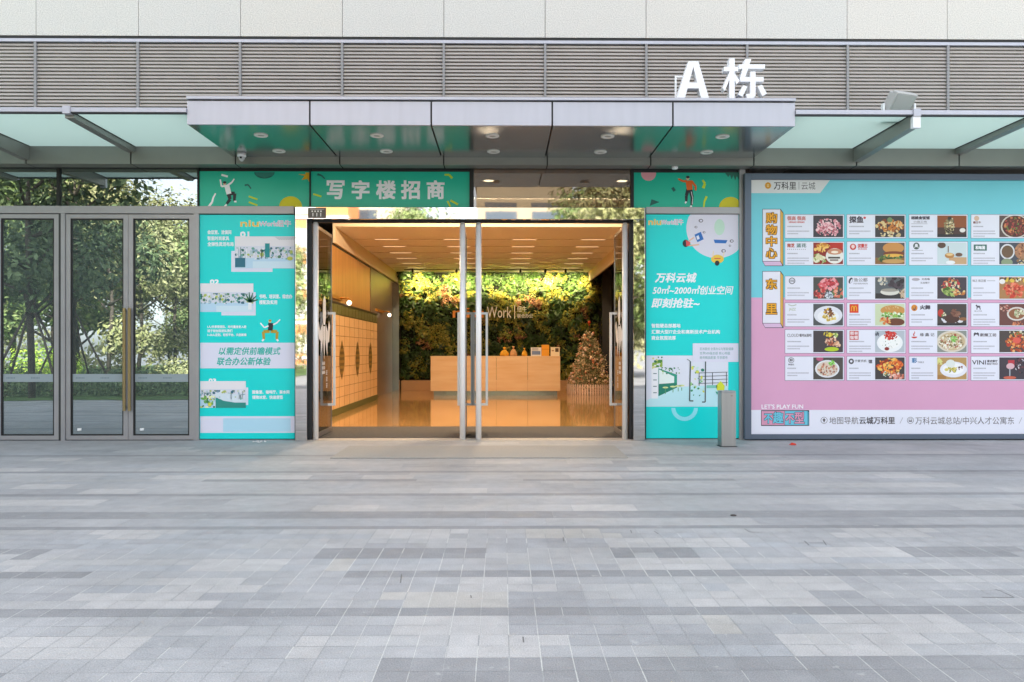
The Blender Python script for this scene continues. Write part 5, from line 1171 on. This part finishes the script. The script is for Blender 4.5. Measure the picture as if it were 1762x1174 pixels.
for yy, lb in ((4.6, 'brass wall lamp with white globe above the locker, nearer the door'), (10.6, 'brass wall lamp with white globe on the brown panel, farther inside')):
    t = thing('wall_lamp', lb, 'lamp', (-3.5, yy, 2.4), 'globe wall lamps in the lobby')
    b = MB(); xw = -3.6 if yy < 9 else -3.58
    b.box(xw + .001, xw + .05, yy - .06, yy + 1.2, 2.42, 2.5, BRASS); b.tube([(xw + .05, yy + 1.0, 2.46), (xw + .24, yy + 1.0, 2.46), (xw + .24, yy + 1.0, 2.42)], .014, BRASS, 8); b.build('arm', t)
    b = MB(); b.ball((xw + .24, yy + 1.0, 2.36), .055, GLOBE, 10); b.build('globe', t)

# ------------------------------------------------------------------ across the plaza (seen in the glass and steel)
BARK = mat('bark', '5b5148', rough=.95, noise=(8, .3)); TL = [mat('crown green', '4f6a24', rough=.6, island=['48602c', '748a48', '949e62', '5a7038']), mat('crown olive', '7a7f3a', rough=.6, island=['6c7244', '94965e', 'a8a478', '7d8054']), mat('crown dark', '33502a', rough=.6, island=['33452a', '55683e', '76885c'])]
def make_tree(label, h, seed, m, n=5200, bare=.25, stakes=False, spread=.36):
    r = random.Random(seed * 7 + 1); t = thing('tree', label, 'tree', (0, 0, 0), 'trees across the plaza')
    b = MB(); th = h * bare + h * .25
    b.tube([(0, 0, -.05), (.05 * h * r.uniform(-.3, .3), .03 * h * r.uniform(-.3, .3), th), (.04 * h * r.uniform(-1, 1) * .3, 0, h * .8)], [.012 * h, .009 * h, .003 * h], BARK, 8)
    cl = []
    for k in range(13):
        a = r.uniform(0, 6.28); z = h * r.uniform(bare + .08, .95); rad = h * spread * r.uniform(.2, 1) * math.sin(math.pi * min(1, max(.12, (z / h - bare) / (1 - bare) * .9 + .08)))
        c = Vector((rad * math.cos(a), rad * math.sin(a), z)); cl.append((c, h * r.uniform(.09, .17)))
        s = Vector((0, 0, max(h * bare * .8, z - h * .18)))
        b.tube([s, (s + c) / 2 + Vector((0, 0, -.02 * h)), c], [.007 * h, .005 * h, .002 * h], BARK, 5)
    b.build('trunk', t)
    b = MB()
    for k in range(n):
        c, cr = r.choice(cl); d = Vector((r.gauss(0, 1), r.gauss(0, 1), r.gauss(0, .8))).normalized() * cr * r.random() ** .4 * r.uniform(.8, 1.25)
        leafquad(b, c + d, d + Vector((r.uniform(-.6, .6), r.uniform(-.6, .6), r.uniform(0, .8))) * cr, h * r.uniform(.011, .021), m, r)
    b.build('crown', t)
    if stakes:
        for k in range(4):
            a = k * 1.57 + .5; b = MB(); b.tube([(1.3 * math.cos(a), 1.3 * math.sin(a), 0), (.1 * math.cos(a), .1 * math.sin(a), 2.5)], .035, BARK, 6); b.build('stake', t)
    return t
def vx(px, Y): return X(px, -Y)
T1 = make_tree('tree propped with four stakes on the near lawn', 8.2, 1, TL[2], 4200, .34, True)
T1.location = (vx(55, -10.6), -10.6, 0)
T2 = make_tree('broad olive tree on the sunlit lawn', 9.5, 2, TL[1], 6500, .12)
T2.location = (vx(185, -27), -27, 0)
T3 = make_tree('dense green tree on the lawn', 10, 3, TL[0], 6500, .15)
T3.location = (vx(20, -28), -28, 0)
n_ = 0
for px, Y, src, s in ((-70, -14, T1, 1), (125, -15.5, T1, 1.05), (-170, -20, T3, 1), (90, -31, T3, 1.15), (240, -31, T2, .95), (300, -34, T2, .98), (350, -37, T2, 1), (135, -36, T3, 1.25), (-40, -34, T2, 1.3), (425, -31, T3, .95), (505, -40, T2, .9), (690, -33, T2, .9), (720, -31, T3, .9), (775, -28, T2, .8), (1015, -29, T3, .95), (215, -44, T2, .9), (290, -46, T2, .8), (345, -46, T3, .8), (1065, -27, T2, 1), (1120, -30, T3, 1.0), (1180, -26, T3, 1.1)):
    n_ += 1
    dup(src, (vx(px, Y), Y, 0), 'leafy tree across the plaza, number %d from the left in the row of reflected trees' % n_, rz=n_ * 1.3, sca=s)
SHR = mat('shrub lime', '86a82c', rough=.6, island=['5f8a1e', '9ab83a', 'b4c24a'])
def shrub(px, Y, w_, h_, m, seed, lb):
    r = random.Random(seed); x = vx(px, Y); b = MB()
    for k in range(1500):
        d = Vector((r.gauss(0, 1), r.gauss(0, 1), abs(r.gauss(0, 1)))).normalized() * r.random() ** .35
        leafquad(b, (x + d.x * w_, Y + d.y * w_, d.z * h_ - .02), d, r.uniform(.05, .11), m, r)
    t = thing('shrub', lb, 'shrub', (x, Y, 0), 'shrubs on the lawn'); b.build('foliage', t)
shrub(62, -23.5, 1.6, 1.9, SHR, 1, 'bright lime shrub lit by the sun on the lawn'); shrub(112, -22.5, .9, 1.5, SHR, 2, 'small lime shrub beside the bright shrub'); shrub(15, -16, 1.6, .9, TL[2], 3, 'dark low shrub under the staked tree'); shrub(210, -19, 2.2, .8, TL[2], 4, 'dark wide shrub at the lawn edge')
shrub(320, -30, 2, 1.1, TL[1], 5, 'olive shrub under the far olive trees')
def far_building(x0, x1, Y, h, wall, win, lb, sx, sz):
    t = thing('apartment_building', lb, 'building', ((x0 + x1) / 2, Y, 0), 'buildings opposite')
    b = MB(); b.box(x0, x1, Y - 14, Y, -.5, h, wall); b.box(x0 - .2, x1 + .2, Y - 14.2, Y + .25, h + .002, h + .9, wall); b.build('wall', t)
    b = MB(); z = 1.0
    wi = MB()
    while z + sz * .62 < h:
        x = x0 + .8
        while x + sx * .7 < x1: wi.box(x, x + sx * .68, Y + .003, Y + .06, z, z + sz * .55, win); x += sx
        b.box(x0 - .05, x1 + .05, Y + .002, Y + .16, z - .5, z - .3, WHITE); z += sz
    o = wi.build('window_glazing', t); b.build('floor_band', t)
TAN = mat('tan cladding', '9a8a72', rough=.8, noise=(.5, .06)); ORG = mat('terracotta cladding', 'd08a50', rough=.8); WGL = mat('dark window', '3b4650', rough=.1)
far_building(vx(820, -60), vx(985, -60), -60, 15.5, TAN, WGL, 'tan clad building opposite seen in the entrance transom glass', 4.2, 3.6)
far_building(vx(470, -66), vx(600, -66), -66, 34, ORG, mat('white render', 'efeae0', rough=.8), 'orange and white apartment tower opposite', 5, 3.4)
far_building(vx(585, -72), vx(700, -72), -72, 22, mat('cream render', 'b0a898', rough=.8), WGL, 'cream apartment block opposite with dark windows', 4.6, 3.3)
b = MB(); r = random.Random(77)
for k in range(5200):
    x = r.uniform(-46, 22); leafquad(b, (x, -46 + r.uniform(-1, 1), r.uniform(0, 1) ** .8 * (2.2 + .8 * math.sin(x * .7) + .5 * math.sin(x * 2.1))), Vector((r.uniform(-1, 1), 1.2, r.uniform(-.2, 1))), r.uniform(.14, .26), TL[1], r)
o = b.build('hedge'); o['kind'] = 'thing'; tag(o, 'long loose olive hedge at the far side of the lawn', 'hedge')
b = MB(); r = random.Random(78)
for k in range(4200):
    x = r.uniform(-19, -8.6); leafquad(b, (x, -11.3 + r.uniform(-.45, .45), .02 + r.uniform(0, 1) ** .7 * (.42 + .08 * math.sin(x * 1.9))), Vector((r.uniform(-1, 1), 1., r.uniform(-.2, 1.2))), r.uniform(.04, .08), TL[2], r)
tag(b.build('hedge'), 'low dark hedge along the near lawn edge reflected in the glass doors', 'hedge')
